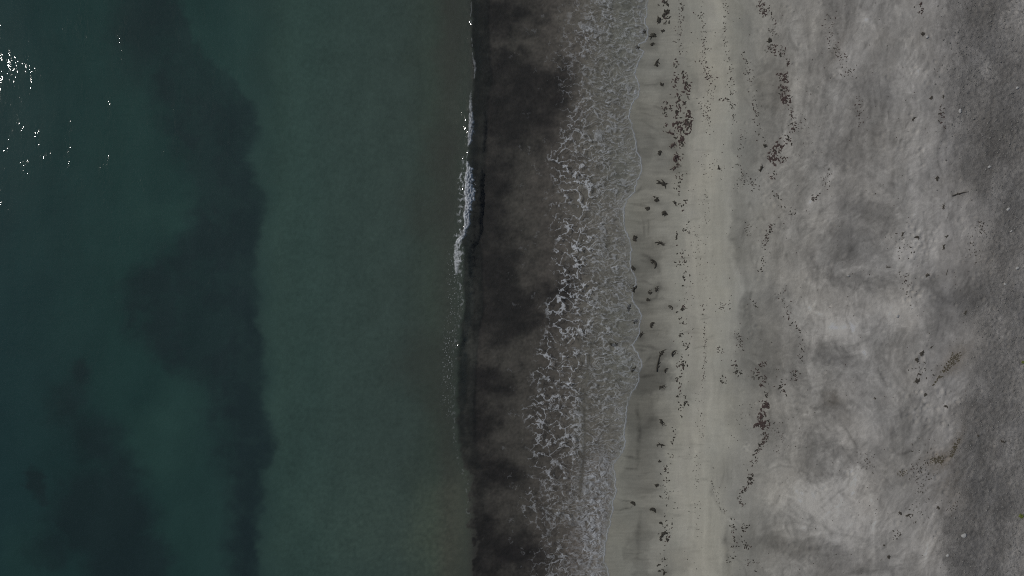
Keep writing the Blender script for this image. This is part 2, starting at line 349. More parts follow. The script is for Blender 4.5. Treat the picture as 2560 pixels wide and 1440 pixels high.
# wind and water combed texture of the upper beach, turning slowly
up = sm(1800, 1980, U + 40 * w1)
gr0 = sm(-30, 45, U - GEDGE(V) + 25 * w1 + 8 * w3)
def combed(ang, ll, ss, seed):
    a = math.radians(ang)
    p = (U * math.cos(a) - V * math.sin(a)) + 22 * w1 + 4 * w3; q = (U * math.sin(a) + V * math.cos(a)) + 22 * w2 + 4 * w4
    return fbm(p / ll, q / ss, 4, seed)
d1 = fbm(U / 230, V / 230, 3, 57); d2 = fbm(U / 200, V / 260, 3, 58)
wa = sm(-.25, .25, d1); wb = sm(-.2, .25, d2)
band = fbm((U + 70 * fbm(U / 600, V / 420, 2, 257) + 10 * w1 + 3 * w3) / 34, V / 420 + .3 * w2, 4, 258)
comb = (combed(84, 150, 10, 44) * wa + combed(52, 70, 9, 144) * (1 - wa)) * wb + (combed(-38, 70, 8, 244) * (1 - wa) + combed(98, 150, 8, 344) * wa) * (1 - wb)
comb2 = (combed(80, 46, 5, 56) * wb + combed(40, 40, 5, 156) * (1 - wb)) * (1 - wa) + combed(8, 34, 4.5, 256) * wa
pu = U * .35 - V * .94 + 40 * w1; pv = U * .94 + V * .35 + 30 * w2
ridge = (1 - np.abs(fbm((U + 40 * w1 + 10 * w3) / 85, (V + 40 * w2 + 10 * w4) / 85, 4, 54))) ** 6 - .25
ridge2 = (1 - np.abs(fbm(pu / 90 + .6 * w1, pv / 26 + .6 * w2, 4, 55))) ** 5 - .25
blot = fbm(UW / 70, VW / 70, 5, 45, .6)
blot2 = fbm((U + 50 * w2) / 170, (V + 60 * w1) / 150, 5, 46, .55)
speck = noise(U / 2.6, V / 2.6, 47) + .7 * noise(U / 5, V / 5, 48)
tone = tone * (1 + up * (0.20 * comb + .15 * comb2 + 0.08 * blot + 0.06 * blot2 + .22 * band + .13 * ridge * (1 - .5 * gr0) - .14 * ridge2 * (1 - .6 * gr0)) + (0.025 + .03 * up) * speck)
tone = tone * (1 + (.08 * blot + .10 * fbm(U / 13 + w1, V / 160, 4, 60) * sm(1640, 1720, U)) * (1 - up))
# pebbly top of the beach
gr = sm(-42, 42, U - GEDGE(V) + 38 * w1 + 14 * w3)
tone = tone * (1 + gr * (0.14 * noise(U / 5.5, V / 6.5, 49) + .10 * noise(U / 11, V / 12, 50) + .06 * blot))
tone = tone * (1 - .25 * gr * (1 - .35 * sm(-.1, .5, blot2) - .3 * sm(2500, 2580, U) * sm(.0, .4, .4 + w2)))
# dry wind-blown crusts with ragged edge
crust = sm(.18, .55, blot2 + .5 * blot) * up * sm(2480, 2330, U)
tone = tone * (1 + .08 * crust)
# damp ragged scallops
damp = sm(.10, .40, fbm((U + 60 * w2) / 95, (V + 30 * w1) / 60, 5, 51)) * sm(1830, 1900, U)
tone = tone * (1 - .075 * damp * (1 + .5 * comb))
hue = fbm(U / 140, V / 140, 3, 52)
landc = landc * np.clip(tone, .45, 1.6)[..., None] * (1 + np.stack([.012 * hue, 0 * hue, -.02 * hue], -1))
UC = U + 5 * w1 + 2.0 * w3; VC = V + 5 * w2 + 2.0 * w4
def stroke(pts, w, f, power=True):
    p = np.array(pts, float); mg = 4 * w + 24
    xx = (np.array([p[:, 0].min() - mg, p[:, 0].max() + mg]) - 1280) / PPM; yy = (720 - np.array([p[:, 1].max() + mg, p[:, 1].min() - mg])) / PPM
    i0, i1 = np.searchsorted(gx, xx); j0, j1 = np.searchsorted(gy, yy)
    sl_ = (slice(j0, j1), slice(i0, i1))
    uu, vv = UC[sl_], VC[sl_]
    if uu.size == 0: return
    best = np.full(uu.shape, 1e9); along = np.zeros(uu.shape); n = len(p) - 1
    for k, (a, b2) in enumerate(zip(p[:-1], p[1:])):
        dx, dy = b2 - a; t = np.clip(((uu - a[0]) * dx + (vv - a[1]) * dy) / (dx * dx + dy * dy + 1e-9), 0, 1)
        dd = np.hypot(uu - a[0] - t * dx, vv - a[1] - t * dy)
        along = np.where(dd < best, (k + t) / n, along); best = np.minimum(best, dd)
    if power:
        w = w * 1.1; f = f ** (2.0 if p[0, 0] < 1700 else 1.7)
    taper = np.sin(np.pi * np.clip(along * .9 + .05, 0, 1)) ** .6
    m = np.exp(-(best / (w * (.4 + .6 * taper))) ** 2) * taper * np.clip(.8 + .6 * w3[sl_] + .35 * speck[sl_], .1, 1.3)
    landc[sl_] = landc[sl_] * (1 + (f - 1) * m)[..., None]
for pts, w, f in [   # drift lines, tracks, cracks in the crust, swash rings
 ([(2130,0),(2160,38),(2195,85),(2212,140)],5,1.13),([(2186,45),(2203,100),(2215,160)],4,.84),([(2215,455),(2245,462)],7,.80),([(2262,230),(2285,233)],2.5,1.15),([(2278,296),(2302,290)],3,1.12),
 ([(2172,215),(2176,300)],4,.86),([(2186,225),(2188,290)],3,.86),([(2200,215),(2199,280)],3,.88),([(2180,330),(2195,385)],4,.88),([(2140,125),(2150,140)],10,.84),([(2130,60),(2180,48)],4,1.10),
 ([(2100,1045),(2118,1075),(2140,1112),(2152,1132)],3.5,.72),([(2060,1090),(2105,1083)],3,.85),([(2228,1118),(2244,1136),(2268,1130),(2290,1105),(2330,1068)],3.5,.78),([(2246,1035),(2240,1070),(2250,1112)],6,1.14),
 ([(2262,1045),(2258,1100)],5,.82),([(2274,1040),(2270,1095)],3,.86),([(2178,1362),(2200,1373)],2.5,.78),([(2300,998),(2312,1015)],2.5,.75),([(2368,1040),(2390,1020),(2420,1008)],4,.86),([(2335,1060),(2360,1050)],4,.8),
 ([(2058,1010),(2070,1000),(2110,1012),(2135,1002)],5,.84),([(2130,835),(2170,842),(2130,870)],6,.84),([(2075,870),(2180,865)],7,.86),([(2080,895),(2160,885)],6,.85),([(2070,820),(2130,815),(2170,790)],6,1.13),
 ([(2160,860),(2175,920),(2200,960)],9,1.10),([(2250,820),(2240,790)],5,1.1),([(2330,740),(2355,755)],5,1.12),([(2300,700),(2320,720),(2345,735)],6,.84),([(2060,1180),(2110,1190),(2090,1210)],6,.86),
 ([(2030,1150),(2090,1120),(2130,1080)],7,1.12),([(1985,1310),(2020,1330),(2060,1355)],5,1.14),([(1880,1340),(1930,1325),(1970,1320)],4,1.10),([(1990,1360),(2030,1330)],5,1.12),([(1960,1390),(2000,1375),(2080,1365)],5,.84),
 ([(2110,1440),(2160,1425),(2210,1430)],6,.82),([(2340,1330),(2320,1380),(2300,1440)],9,1.10),([(2290,1330),(2320,1300),(2345,1290)],5,1.08),([(2270,1340),(2290,1310)],4,.9),([(2320,1400),(2345,1350)],4,.9),
 ([(1995,140),(2025,95),(2040,50)],4,1.08),([(2020,48),(1960,60)],2.5,.88),([(2035,45),(2025,70)],2.5,1.16),([(1985,190),(1995,100),(2010,30)],6,1.05),([(1995,420),(2030,410)],3,1.08),([(2035,410),(2045,425)],2.5,.8),
 ([(1990,545),(1955,520),(1945,500)],3,.86),([(2050,490),(2010,530),(1975,545)],5,1.07),([(1830,600),(1845,598)],3,.78),([(1840,545),(1870,560)],5,.84),([(1875,505),(1872,520)],4,.82),
 ([(1935,700),(1990,705),(2050,720)],8,1.10),([(1955,745),(2010,760),(2060,790)],6,1.13),([(2020,820),(2030,900),(2025,960)],8,1.12),([(2050,820),(2030,800)],6,.85),([(1850,870),(1855,900)],3,.85),
 ([(1760,1010),(1745,1100),(1730,1160)],7,1.05),([(1790,1085),(1810,1100)],3,.93),([(1780,1195),(1778,1230),(1800,1275),(1818,1290)],3,.88),([(1818,1290),(1820,1440)],5,.84),([(1805,1340),(1800,1430)],6,1.08),
 ([(1610,600),(1606,560),(1602,540)],2.5,.80),([(1620,545),(1618,590)],2.5,.82),([(1570,508),(1600,510),(1625,518)],3,.78),([(1565,550),(1600,552),(1640,545)],2.5,.85),
 ([(1590,628),(1615,640),(1640,660),(1655,690)],5,.76),([(1600,648),(1620,655)],4,.80),([(1645,700),(1650,720),(1640,745),(1610,755)],3,.80),([(1585,705),(1610,700),(1640,712)],2.5,.82),([(1580,745),(1620,760)],4,.80),
 ([(1590,862),(1625,866)],2.5,.72),([(1592,872),(1618,874)],3,.72),([(1640,842),(1648,830)],2,.88),([(1612,905),(1630,890)],3,.80),([(1600,940),(1640,935)],4,.78),([(1620,860),(1650,880)],5,.84),([(1638,925),(1650,900)],5,.80),
 ([(1600,210),(1640,212),(1655,205)],2,.80),([(1590,255),(1640,265),(1680,280)],3,.84),([(1600,280),(1660,300)],3,.86),([(1600,300),(1650,330)],2.5,.86),([(1590,270),(1640,275)],3,.84),([(1610,345),(1650,350)],3,.86),([(1585,320),(1600,400)],4,.88),
 ([(1595,1000),(1598,1080),(1592,1180)],5,.76),([(1560,1143),(1600,1146)],3,.74),([(1560,1172),(1595,1173)],2.5,.78),([(1545,1250),(1582,1252)],2.5,.74),([(1535,1275),(1575,1268),(1584,1262)],2,.72),([(1598,1280),(1595,1400)],6,.86),
 ([(1640,470),(1610,465),(1590,480)],4,.84),([(1620,1050),(1650,1040)],8,.82),([(1690,140),(1730,150)],3,.92),([(1640,560),(1690,540)],3,.92)]:
    stroke(pts, w, f)
rk = random.Random(3)
for pts, n, gap in [([(2010,1130),(2060,1090),(2120,1075)],7,9),([(2100,1180),(2140,1140),(2180,1090)],8,10),([(1900,1180),(1960,1150),(2020,1160)],5,8),([(2240,1120),(2250,1060),(2275,1000)],8,8),
    ([(2180,300),(2178,240),(2165,190)],9,7),([(2060,860),(2120,872),(2190,850)],7,9),([(2230,960),(2240,900),(2235,840)],7,8),([(2320,1440),(2335,1380),(2370,1320)],9,10),([(1870,250),(1910,246),(1945,252)],17,9),
    ([(1862,870),(1900,880),(1925,872)],15,10),([(1940,420),(2000,400),(2040,380)],7,14),([(2200,440),(2280,400),(2330,350)],9,12),([(2130,400),(2190,450),(2240,480)],8,10),([(2000,640),(2060,600),(2100,540)],8,13),
    ([(2080,700),(2160,690),(2240,705)],7,9),([(1960,980),(2010,1000),(2070,990)],8,11),([(2050,1290),(2110,1240),(2150,1170)],9,13),([(1930,1340),(2010,1350),(2090,1335)],8,11),([(2180,1400),(2250,1380),(2300,1330)],8,11),
    ([(2100,120),(2150,60),(2170,0)],9,11),([(2260,200),(2300,140),(2310,60)],9,12),([(2350,460),(2345,560),(2365,660)],9,10),([(2000,200),(2060,240),(2080,330)],8,13),([(1820,1130),(1830,1190),(1815,1240)],6,9)]:
    a = np.array(pts, float); t_ = a[-1] - a[0]; nrm = np.array([-t_[1], t_[0]]) / np.hypot(*t_)
    for k in range(n):
        o_ = (k - n / 2) * gap + rk.uniform(-.35, .35) * gap
        sh = t_ * rk.uniform(-.35, .35); cut = rk.uniform(.55, 1.1)
        c_ = a.mean(0)
        stroke([tuple(c_ + (q - c_) * cut + nrm * o_ * (1 + .25 * (i - 1)) + sh * .5) for i, q in enumerate(a)], rk.uniform(1.6, 3.6), rk.choice((rk.uniform(.88, .96), rk.uniform(1.03, 1.09))))
for a in [[(2140,880),(2200,900),(2240,960),(2230,1030)],[(2160,960),(2210,990),(2230,1050)],[(2010,900),(2000,1000),(2030,1090),(2090,1160)],[(2100,1180),(2170,1220),(2190,1300),(2150,1370)],
  [(1930,1240),(1990,1290),(2080,1330),(2170,1340)],[(2060,540),(2030,640),(2060,720)],[(2110,200),(2100,330),(2070,430),(2000,520)],[(2200,130),(2230,250),(2210,380),(2130,470)],[(2280,460),(2240,560),(2200,640),(2120,680)],
  [(2330,420),(2320,540),(2330,660)],[(2330,760),(2330,860),(2310,940)],[(2380,1200),(2340,1290),(2290,1370)],[(2000,40),(2010,160),(1990,300),(1960,440)],[(1880,540),(1850,640),(1880,740)],[(2060,60),(2085,180),(2060,300)],[(2250,0),(2280,120),(2330,220)]]:
    for k in range(5):                                 # long sweeps left by the highest swash
        ox, oy = (k - 2) * rk.uniform(9, 17), (k - 2) * rk.uniform(-6, 6)
        stroke([(x + ox + rk.uniform(-5, 5), y + oy + rk.uniform(-8, 8)) for x, y in a], rk.uniform(2.5, 7), rk.choice((rk.uniform(.84, .93), rk.uniform(1.05, 1.15))), False)
dirf = lambda x, y: 90 + 34 * math.sin(x / 130 + 1.3 * math.sin(y / 210)) + 30 * math.sin(y / 150 + x / 300)   # lie of the drift marks
for _ in range(2000):
    x = rk.uniform(1840, 2440); y = rk.uniform(-40, 1480)
    if rk.random() > (.35 if x < 1950 else 1.0): continue
    a = math.radians(dirf(x, y) + rk.gauss(0, 14)); Lw = rk.uniform(12, 30) * (1 + 1.6 * rk.random() ** 4); bend = rk.gauss(0, .35)
    pts = []
    for k in range(4):
        pts.append((x, y)); x += math.cos(a) * Lw / 3; y -= math.sin(a) * Lw / 3; a += bend / 3
    stroke(pts, rk.uniform(1.6, 3.6), rk.choice((rk.uniform(.74, .92), rk.uniform(1.06, 1.20))), False)
for _ in range(420):                                   # backwash threads on the wet sand
    x = rk.uniform(1560, 1760); y = rk.uniform(-20, 1460); Lw = rk.uniform(14, 46); a = math.radians(rk.gauss(3, 9))
    stroke([(x, y), (x + Lw * .5 * math.cos(a), y - Lw * .5 * math.sin(a) + rk.uniform(-1.5, 1.5)), (x + Lw * math.cos(a), y - Lw * math.sin(a))], rk.uniform(1.4, 3.0), rk.choice((rk.uniform(.78, .92), rk.uniform(1.02, 1.07))), False)
# rusty weed dust below the old wrack
for b in [(2380,905,20,46,-38,.7,.5),(2345,1150,34,24,0,.7,.6),(2385,1115,12,50,-25,.8,.5),(2372,1200,36,60,0,.9,.28),(2405,880,30,30,0,.9,.25),(2085,995,26,18,0,.9,.3),(2345,1240,60,40,0,.9,.2),(1690,320,30,100,0,.9,.12),(1962,220,20,70,0,.8,.18),(2095,120,12,40,-30,.9,.3)]:
    m = np.clip(blob(*b[:6], strong=False) * b[6] * .6 * (1 + .9 * noise(U / 4, V / 4, 53)), 0, 1)
    landc = landc * (1 - m[..., None]) + lin((84, 75, 62)) * m[..., None]

depth = np.clip(-GZ, 0, 20)
T = np.exp(-SIG * depth[..., None] * 2.2)
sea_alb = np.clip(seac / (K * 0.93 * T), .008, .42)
land_alb = np.clip(landc / K, .02, .6)
front_d = U - FRONT(V)
lw = sm(-16, 4, front_d)[..., None]
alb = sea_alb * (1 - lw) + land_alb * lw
wet = np.clip(sm(1790, 1600, U + 30 * w1) + (1 - tone) * 1.5 * sm(1900, 1700, U), 0, 1)

ny, nx = GX.shape
me = mesh_from('beach', np.stack([GX.ravel(), GY.ravel(), GZ.ravel()], 1), grid_faces(ny, nx))
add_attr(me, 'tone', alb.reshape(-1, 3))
add_attr(me, 'wet', wet.ravel())
add_attr(me, 'rough_ground', (gr * near + .10 * up).ravel())
beach = bpy.data.objects.new('beach', me); COL.objects.link(beach)
beach['kind'] = 'structure'
GROUND = Grid(gx, gy, GZ)

m, nt, N, L, out = new_mat('sand')
b = N.new('ShaderNodeBsdfPrincipled'); L.new(b.outputs[0], out.inputs[0])
at = N.new('ShaderNodeAttribute'); at.attribute_name = 'tone'
aw = N.new('ShaderNodeAttribute'); aw.attribute_name = 'wet'
ag = N.new('ShaderNodeAttribute'); ag.attribute_name = 'rough_ground'
tc = N.new('ShaderNodeTexCoord')
n1 = N.new('ShaderNodeTexNoise'); n1.inputs['Scale'].default_value = 16; n1.inputs['Detail'].default_value = 5; n1.inputs['Roughness'].default_value = .75
n2 = N.new('ShaderNodeTexNoise'); n2.inputs['Scale'].default_value = 3.2; n2.inputs['Detail'].default_value = 5; n2.inputs['Roughness'].default_value = .6
for n in (n1, n2): L.new(tc.outputs['Object'], n.inputs['Vector'])
def math_node(op, a, bv):
    n = N.new('ShaderNodeMath'); n.operation = op
    for i, v in enumerate((a, bv)):
        if isinstance(v, (int, float)): n.inputs[i].default_value = v
        else: L.new(v, n.inputs[i])
    return n.outputs[0]
g = math_node('ADD', math_node('MULTIPLY', math_node('SUBTRACT', n1.outputs['Fac'], .5), .75), math_node('MULTIPLY', math_node('SUBTRACT', n2.outputs['Fac'], .5), .30))
amt = math_node('ADD', math_node('MULTIPLY', ag.outputs['Fac'], .8), .45)
fac = math_node('ADD', math_node('MULTIPLY', g, amt), 1.0)
vm = N.new('ShaderNodeVectorMath'); vm.operation = 'SCALE'
L.new(at.outputs['Color'], vm.inputs[0]); L.new(fac, vm.inputs['Scale'])
L.new(vm.outputs[0], b.inputs['Base Color'])
L.new(math_node('SUBTRACT', .95, math_node('MULTIPLY', aw.outputs['Fac'], .40)), b.inputs['Roughness'])
b.inputs['Specular IOR Level'].default_value = .25
bp = N.new('ShaderNodeBump'); bp.inputs['Distance'].default_value = .05
hs = math_node('MULTIPLY', math_node('ADD', n1.outputs['Fac'], n2.outputs['Fac']), math_node('ADD', math_node('MULTIPLY', ag.outputs['Fac'], 1.3), .25))
L.new(hs, bp.inputs['Height']); bp.inputs['Strength'].default_value = .8
L.new(bp.outputs[0], b.inputs['Normal'])
me.materials.append(m)

# ------------------------------------------------------------------ the sea: a closed body of water
wx = far_axis(-27.5, 8.5, [(-6.0, 0.11), (-3.2, 0.06), (-1.2, 0.035), (8.5, 0.06)])
wx = wx[wx < 22]
wy = far_axis(-18.5, 18.5, [(18.5, 0.07)])
WX, WY = np.meshgrid(wx, wy)
PU = WX * PPM + 1280; PV = 720 - WY * PPM
gw = GROUND.at(WX, WY)
d = (FRONT(PV) + (3.0 * fbm(PV / 22, PV * 0 + 3.3, 3, 61) + 1.6 * noise(PV / 6.5, PV * 0 + 7.7, 68)) - PU) / PPM          # metres seawards of the swash edge
xc = CREST(PV) + 3.5 * noise(PV / 26, PV * 0 + 1.5, 62)
dc = (PU - xc) / PPM
amp = WAMP(PV) * (0.26 + .05 * noise(PV / 90, PV * 0, 63))
back = np.exp(-np.clip(-dc, 0, 99) / .85) * sm(4.5, 0.0, -dc)
facef = sm(0.60, 0.0, dc)
wave = amp * np.where(dc < 0, back, facef * 1.15 - .15 * sm(1.9, .6, dc)) * np.where(dc < 0, 1, 1)
nearw = sm(9000, 4000, np.hypot(PU - 1280, PV - 720))
swell = 0.025 * np.sin(PU / 95 + 1.2 * noise(PU / 400, PV / 500, 64) * 2) * sm(1100, 700, PU) + .004 * fbm(PU / 40, PV / 75, 3, 65) * sm(1150, 1000, PU)
bore = np.exp(-np.clip(BORE(PV) - PU, 0, 999) / 28.0) * sm(9, 0, PU - BORE(PV)) * sm(780, 880, PV) * sm(1290, 1180, PV)
chop = 0.006 * fbm(PU / 22, PV / 26, 3, 66) * sm(1190, 1240, PU)
chop = chop + .011 * fbm(PU / 13, PV / 17, 2, 67) * sm(1.6, .3, -dc) * sm(.1, -.1, dc) * np.minimum(WAMP(PV), 1)
sea_z = (wave + swell + chop) * nearw + 0.05 * bore * nearw
film = .028 * (1 - np.exp(-np.clip(d, 0, 99) / .07)) + .085 * np.clip(d, 0, 99) + .05 * bore + chop * sm(0, .8, d)
wgt = sm(1.2, 3.4, d)
WZ = np.where(d > 0, (1 - wgt) * (gw + film) + wgt * sea_z, gw - .02 - .15 * np.clip(-d, 0, 3))
WZ = np.where(d > 0, np.maximum(WZ, gw + np.minimum(.02, d * .3)), WZ)
WATER = Grid(wx, wy, WZ)
wny, wnx = WX.shape
top = np.stack([WX.ravel(), WY.ravel(), WZ.ravel()], 1)
idx = np.arange(wny * wnx).reshape(wny, wnx)
ring = np.concatenate([idx[0, :], idx[1:, -1], idx[-1, -2::-1], idx[-2:0:-1, 0]])
bot = top[ring].copy(); bot[:, 2] = -14.0
nb = len(top); R = len(ring)
ar = np.arange(R); nxt = (ar + 1) % R
side = np.stack([ring[ar], nb + ar, nb + nxt, ring[nxt]], 1)
VV = np.concatenate([top, bot])
FF = np.concatenate([grid_faces(wny, wnx), side])
wm = mesh_from('sea', VV, FF)
import bmesh
bm = bmesh.new(); bm.from_mesh(wm); bm.verts.ensure_lookup_table()
bm.faces.new([bm.verts[nb + i] for i in ar[::-1]])
bmesh.ops.recalc_face_normals(bm, faces=bm.faces) if False else None
bm.to_mesh(wm); bm.free()
wm.polygons.foreach_set('use_smooth', np.r_[np.ones(len(grid_faces(wny, wnx)), bool), np.zeros(len(wm.polygons) - len(grid_faces(wny, wnx)), bool)])
sea = bpy.data.objects.new('sea', wm); COL.objects.link(sea)
sea['kind'] = 'structure'

m, nt, N, L, out = new_mat('sea_water')
tc = N.new('ShaderNodeTexCoord')
mp = N.new('ShaderNodeMapping'); mp.inputs['Scale'].default_value = (1.0, .55, 1.0); mp.inputs['Rotation'].default_value = (0, 0, .12)
L.new(tc.outputs['Object'], mp.inputs['Vector'])
r1 = N.new('ShaderNodeTexNoise'); r1.inputs['Scale'].default_value = 3.2; r1.inputs['Detail'].default_value = 3; r1.inputs['Roughness'].default_value = .6
r2 = N.new('ShaderNodeTexNoise'); r2.inputs['Scale'].default_value = .55; r2.inputs['Detail'].default_value = 2
for n in (r1, r2): L.new(mp.outputs[0], n.inputs['Vector'])
mp2 = N.new('ShaderNodeMapping'); mp2.inputs['Scale'].default_value = (1.5, .42, 1.0); mp2.inputs['Rotation'].default_value = (0, 0, .06)
L.new(tc.outputs['Object'], mp2.inputs['Vector'])
r3 = N.new('ShaderNodeTexNoise'); r3.inputs['Scale'].default_value = 1.0; r3.inputs['Detail'].default_value = 2
L.new(mp2.outputs[0], r3.inputs['Vector'])
gust = N.new('ShaderNodeMapRange'); gust.inputs['From Min'].default_value = .54; gust.inputs['From Max'].default_value = .66
gust.inputs['To Min'].default_value = .008; gust.inputs['To Max'].default_value = .037
L.new(r3.outputs['Fac'], gust.inputs['Value'])
hh = math_node('ADD', math_node('MULTIPLY', math_node('SUBTRACT', r1.outputs['Fac'], .5), gust.outputs[0]), math_node('MULTIPLY', r2.outputs['Fac'], .022))
bp = N.new('ShaderNodeBump'); bp.inputs['Distance'].default_value = 1.0; bp.inputs['Strength'].default_value = 1.0
L.new(hh, bp.inputs['Height'])
geo = N.new('ShaderNodeNewGeometry'); dt = N.new('ShaderNodeVectorMath'); dt.operation = 'DOT_PRODUCT'
L.new(bp.outputs[0], dt.inputs[0]); L.new(geo.outputs['Incoming'], dt.inputs[1])
sch = math_node('ADD', math_node('MULTIPLY', math_node('POWER', math_node('SUBTRACT', 1.0, math_node('ABSOLUTE', dt.outputs['Value'], 0)), 5.0), .98), .02)
gl = N.new('ShaderNodeBsdfGlossy'); gl.inputs['Roughness'].default_value = .03; L.new(bp.outputs[0], gl.inputs['Normal'])
tr = N.new('ShaderNodeBsdfTransparent'); tr.inputs['Color'].default_value = (.98, .985, .985, 1)
mx = N.new('ShaderNodeMixShader'); sch = math_node('MINIMUM', sch, .22)      # ruffled water never turns into a full mirror
L.new(sch, mx.inputs[0]); L.new(tr.outputs[0], mx.inputs[1]); L.new(gl.outputs[0], mx.inputs[2])
L.new(mx.outputs[0], out.inputs['Surface'])
va = N.new('ShaderNodeVolumeAbsorption'); va.inputs['Density'].default_value = 1.0
va.inputs['Color'].default_value = (1 - SIG[0], 1 - SIG[1], 1 - SIG[2], 1)
L.new(va.outputs[0], out.inputs['Volume'])
wm.materials.append(m)

# ------------------------------------------------------------------ foam
m, nt, N, L, out = new_mat('foam')
af = N.new('ShaderNodeAttribute'); af.attribute_name = 'cover'
df = N.new('ShaderNodeBsdfDiffuse'); df.inputs['Color'].default_value = (.74, .78, .82, 1)
tr = N.new('ShaderNodeBsdfTransparent')
mx = N.new('ShaderNodeMixShader'); L.new(af.outputs['Fac'], mx.inputs[0]); L.new(tr.outputs[0], mx.inputs[1]); L.new(df.outputs[0], mx.inputs[2])
L.new(mx.outputs[0], out.inputs['Surface'])
MAT_FOAM = m

def foam_sheet(name, u, v, cover, lift, label, cat):
    """u, v: pixel axes; cover: (nv, nu) 0..1; only cells that hold foam are built"""
    Ug, Vg = np.meshgrid(u, v)
    x = (Ug - 1280) / PPM; y = (720 - Vg) / PPM
    z = np.maximum(WATER.at(x, y), GROUND.at(x, y) - .004) + .006 + cover * lift
    keep = (cover[:-1, :-1] + cover[1:, :-1] + cover[:-1, 1:] + cover[1:, 1:]) > .05
    f = grid_faces(*Ug.shape)[keep.ravel()][:, ::-1]
    used = np.unique(f); remap = np.full(Ug.size, -1); remap[used] = np.arange(len(used))
    P = np.stack([x.ravel(), y.ravel(), z.ravel()], 1)[used]
    me = mesh_from(name, P, remap[f])
    add_attr(me, 'cover', np.clip(cover.ravel()[used], 0, 1))
    me.materials.append(MAT_FOAM)
    o = bpy.data.objects.new(name, me); COL.objects.link(o)
    o['kind'] = 'stuff'; o['label'] = label; o['category'] = cat
    return o

# lace left on the water by the last breaker
u = np.arange(1255, 1640, 1.15); v = np.arange(-210, 1650, 1.15)
FU, FV = np.meshgrid(u, v)
fa = fbm(FU / 42, FV / 42, 3, 71); fb = fbm(FU / 42, FV / 42, 3, 72)
fc = fbm(FU / 13, FV / 13, 3, 73); fd = fbm(FU / 13, FV / 13, 3, 74)
big = fbm(FU / 90, FV / 90, 3, 75); big2 = fbm(FU / 55, FV / 130, 3, 76)
fl = LACE(FV) + 14 * fa + 6 * fc; ff = FRONT(FV) + (3.0 * fbm(FV / 22, FV * 0 + 3.3, 3, 61) + 1.6 * noise(FV / 6.5, FV * 0 + 7.7, 68))
t = (FU - fl) / np.maximum(ff - fl, 30)                     # 0 at the seaward edge of the lace, 1 at the swash edge
# coarse cells
def lace(cellx, celly, seed, warp1, warp2, width):
    x = (FU + warp1 * fa + warp2 * fc) / cellx; y = (FV + warp1 * fb + warp2 * fd) / celly
    f1, f2, f3 = voro(x, y, seed)
    e = (f2 - f1) * min(cellx, celly)
    node = sm(.42, .05, f3 - f1)
    w = width * (.55 + .75 * sm(-.5, .6, noise(FU / 17, FV / 17, seed + 3)) + 1.5 * node)
    return sm(w, w * .25, e)
c1 = lace(36, 27, 81, 20, 9, 1.75)
c2 = lace(27, 15, 82, 15, 7, 1.25)
c3 = lace(52, 9, 83, 16, 5, .95)
c4 = lace(13, 11, 84, 9, 6, 1.6)
strength_y = np.interp(FV, [-100, 100, 200, 330, 400, 620, 900, 1080, 1180, 1300, 1500], [.3, .42, .35, .7, 1, 1.08, .95, .85, .55, .42, .42])
m1 = sm(-.03, .10, t) * (1 - sm(.38, .72, t + .12 * big)) * strength_y
m1 = m1 * sm(-.55, .0, big + .55 * fc + .35 * (strength_y - .4))
m2 = sm(.10, .30, t + .1 * big) * (1 - .35 * sm(.75, 1, t)) * sm(-.35, .25, big2 + .7 * fc)
m3 = sm(.35, .65, t + .1 * big)
lowfoam = np.exp(-((FU - np.interp(FV, [1050, 1200, 1440], [1520, 1490, 1480])) / 38.0) ** 2) * sm(1080, 1210, FV)
upfoam = sm(.78, .98, t) * (.4 + .6 * sm(-.2, .5, big))
cov = .56 * c1 * m1 + .27 * c2 * m2 + .22 * c3 * m3 * sm(-.5, .3, fa + .4)
cov = np.maximum(cov, .46 * np.maximum(c4, c2) * lowfoam * sm(-.7, .2, big + fc))
soft_film = sm(.45, 1.0, t) * (.0 + .05 * sm(-.3, .6, fbm(FU / 30, FV / 8, 4, 77))) + .16 * lowfoam * sm(-.4, .5, fbm(FU / 16, FV / 12, 3, 78)) + .10 * upfoam * sm(-.2, .6, fbm(FU / 20, FV / 9, 3, 79))
cov = cov + soft_film
cov = cov * (1 + .5 * noise(FU / 3.2, FV / 3.2, 85))
# stray scraps in the trough
scr = c4 * sm(.62, .95, fbm(FU / 30, FV / 30, 3, 86) + .25 * fc + .3) * sm(-.9, -.05, t) * (t < .06)
cov = np.maximum(cov, .10 * scr)
cov = cov * sm(1.0, .985, t) 
# clear gap just ahead of the little bore, bright edge of the swash
gap = np.exp(-((FU - BORE(FV) - 5) / 4.5) ** 2) * sm(800, 880, FV) * sm(1290, 1200, FV)
cov = cov * (1 - .85 * gap)
eb = sm(-.5, .3, noise(FV / 30, FV * 0 + .5, 87) + .35) * (.62 + .38 * noise(FU / 6, FV / 6, 88))
sl = np.abs(np.gradient(ff, axis=0)) / 1.15
edge = np.exp(-((FU - ff + 2.2) / (1.5 * np.sqrt(1 + np.minimum(sl, 2.5) ** 2))) ** 2) * (.25 + .6 * eb)
cov = np.maximum(cov, edge)
cov = np.clip(cov, 0, .95) * (FU < ff + 6)
cov[cov < .03] = 0
foam_sheet('sea_foam', u, v, cov, .014, 'thin lace of white foam spread over the shallow swash', 'foam')

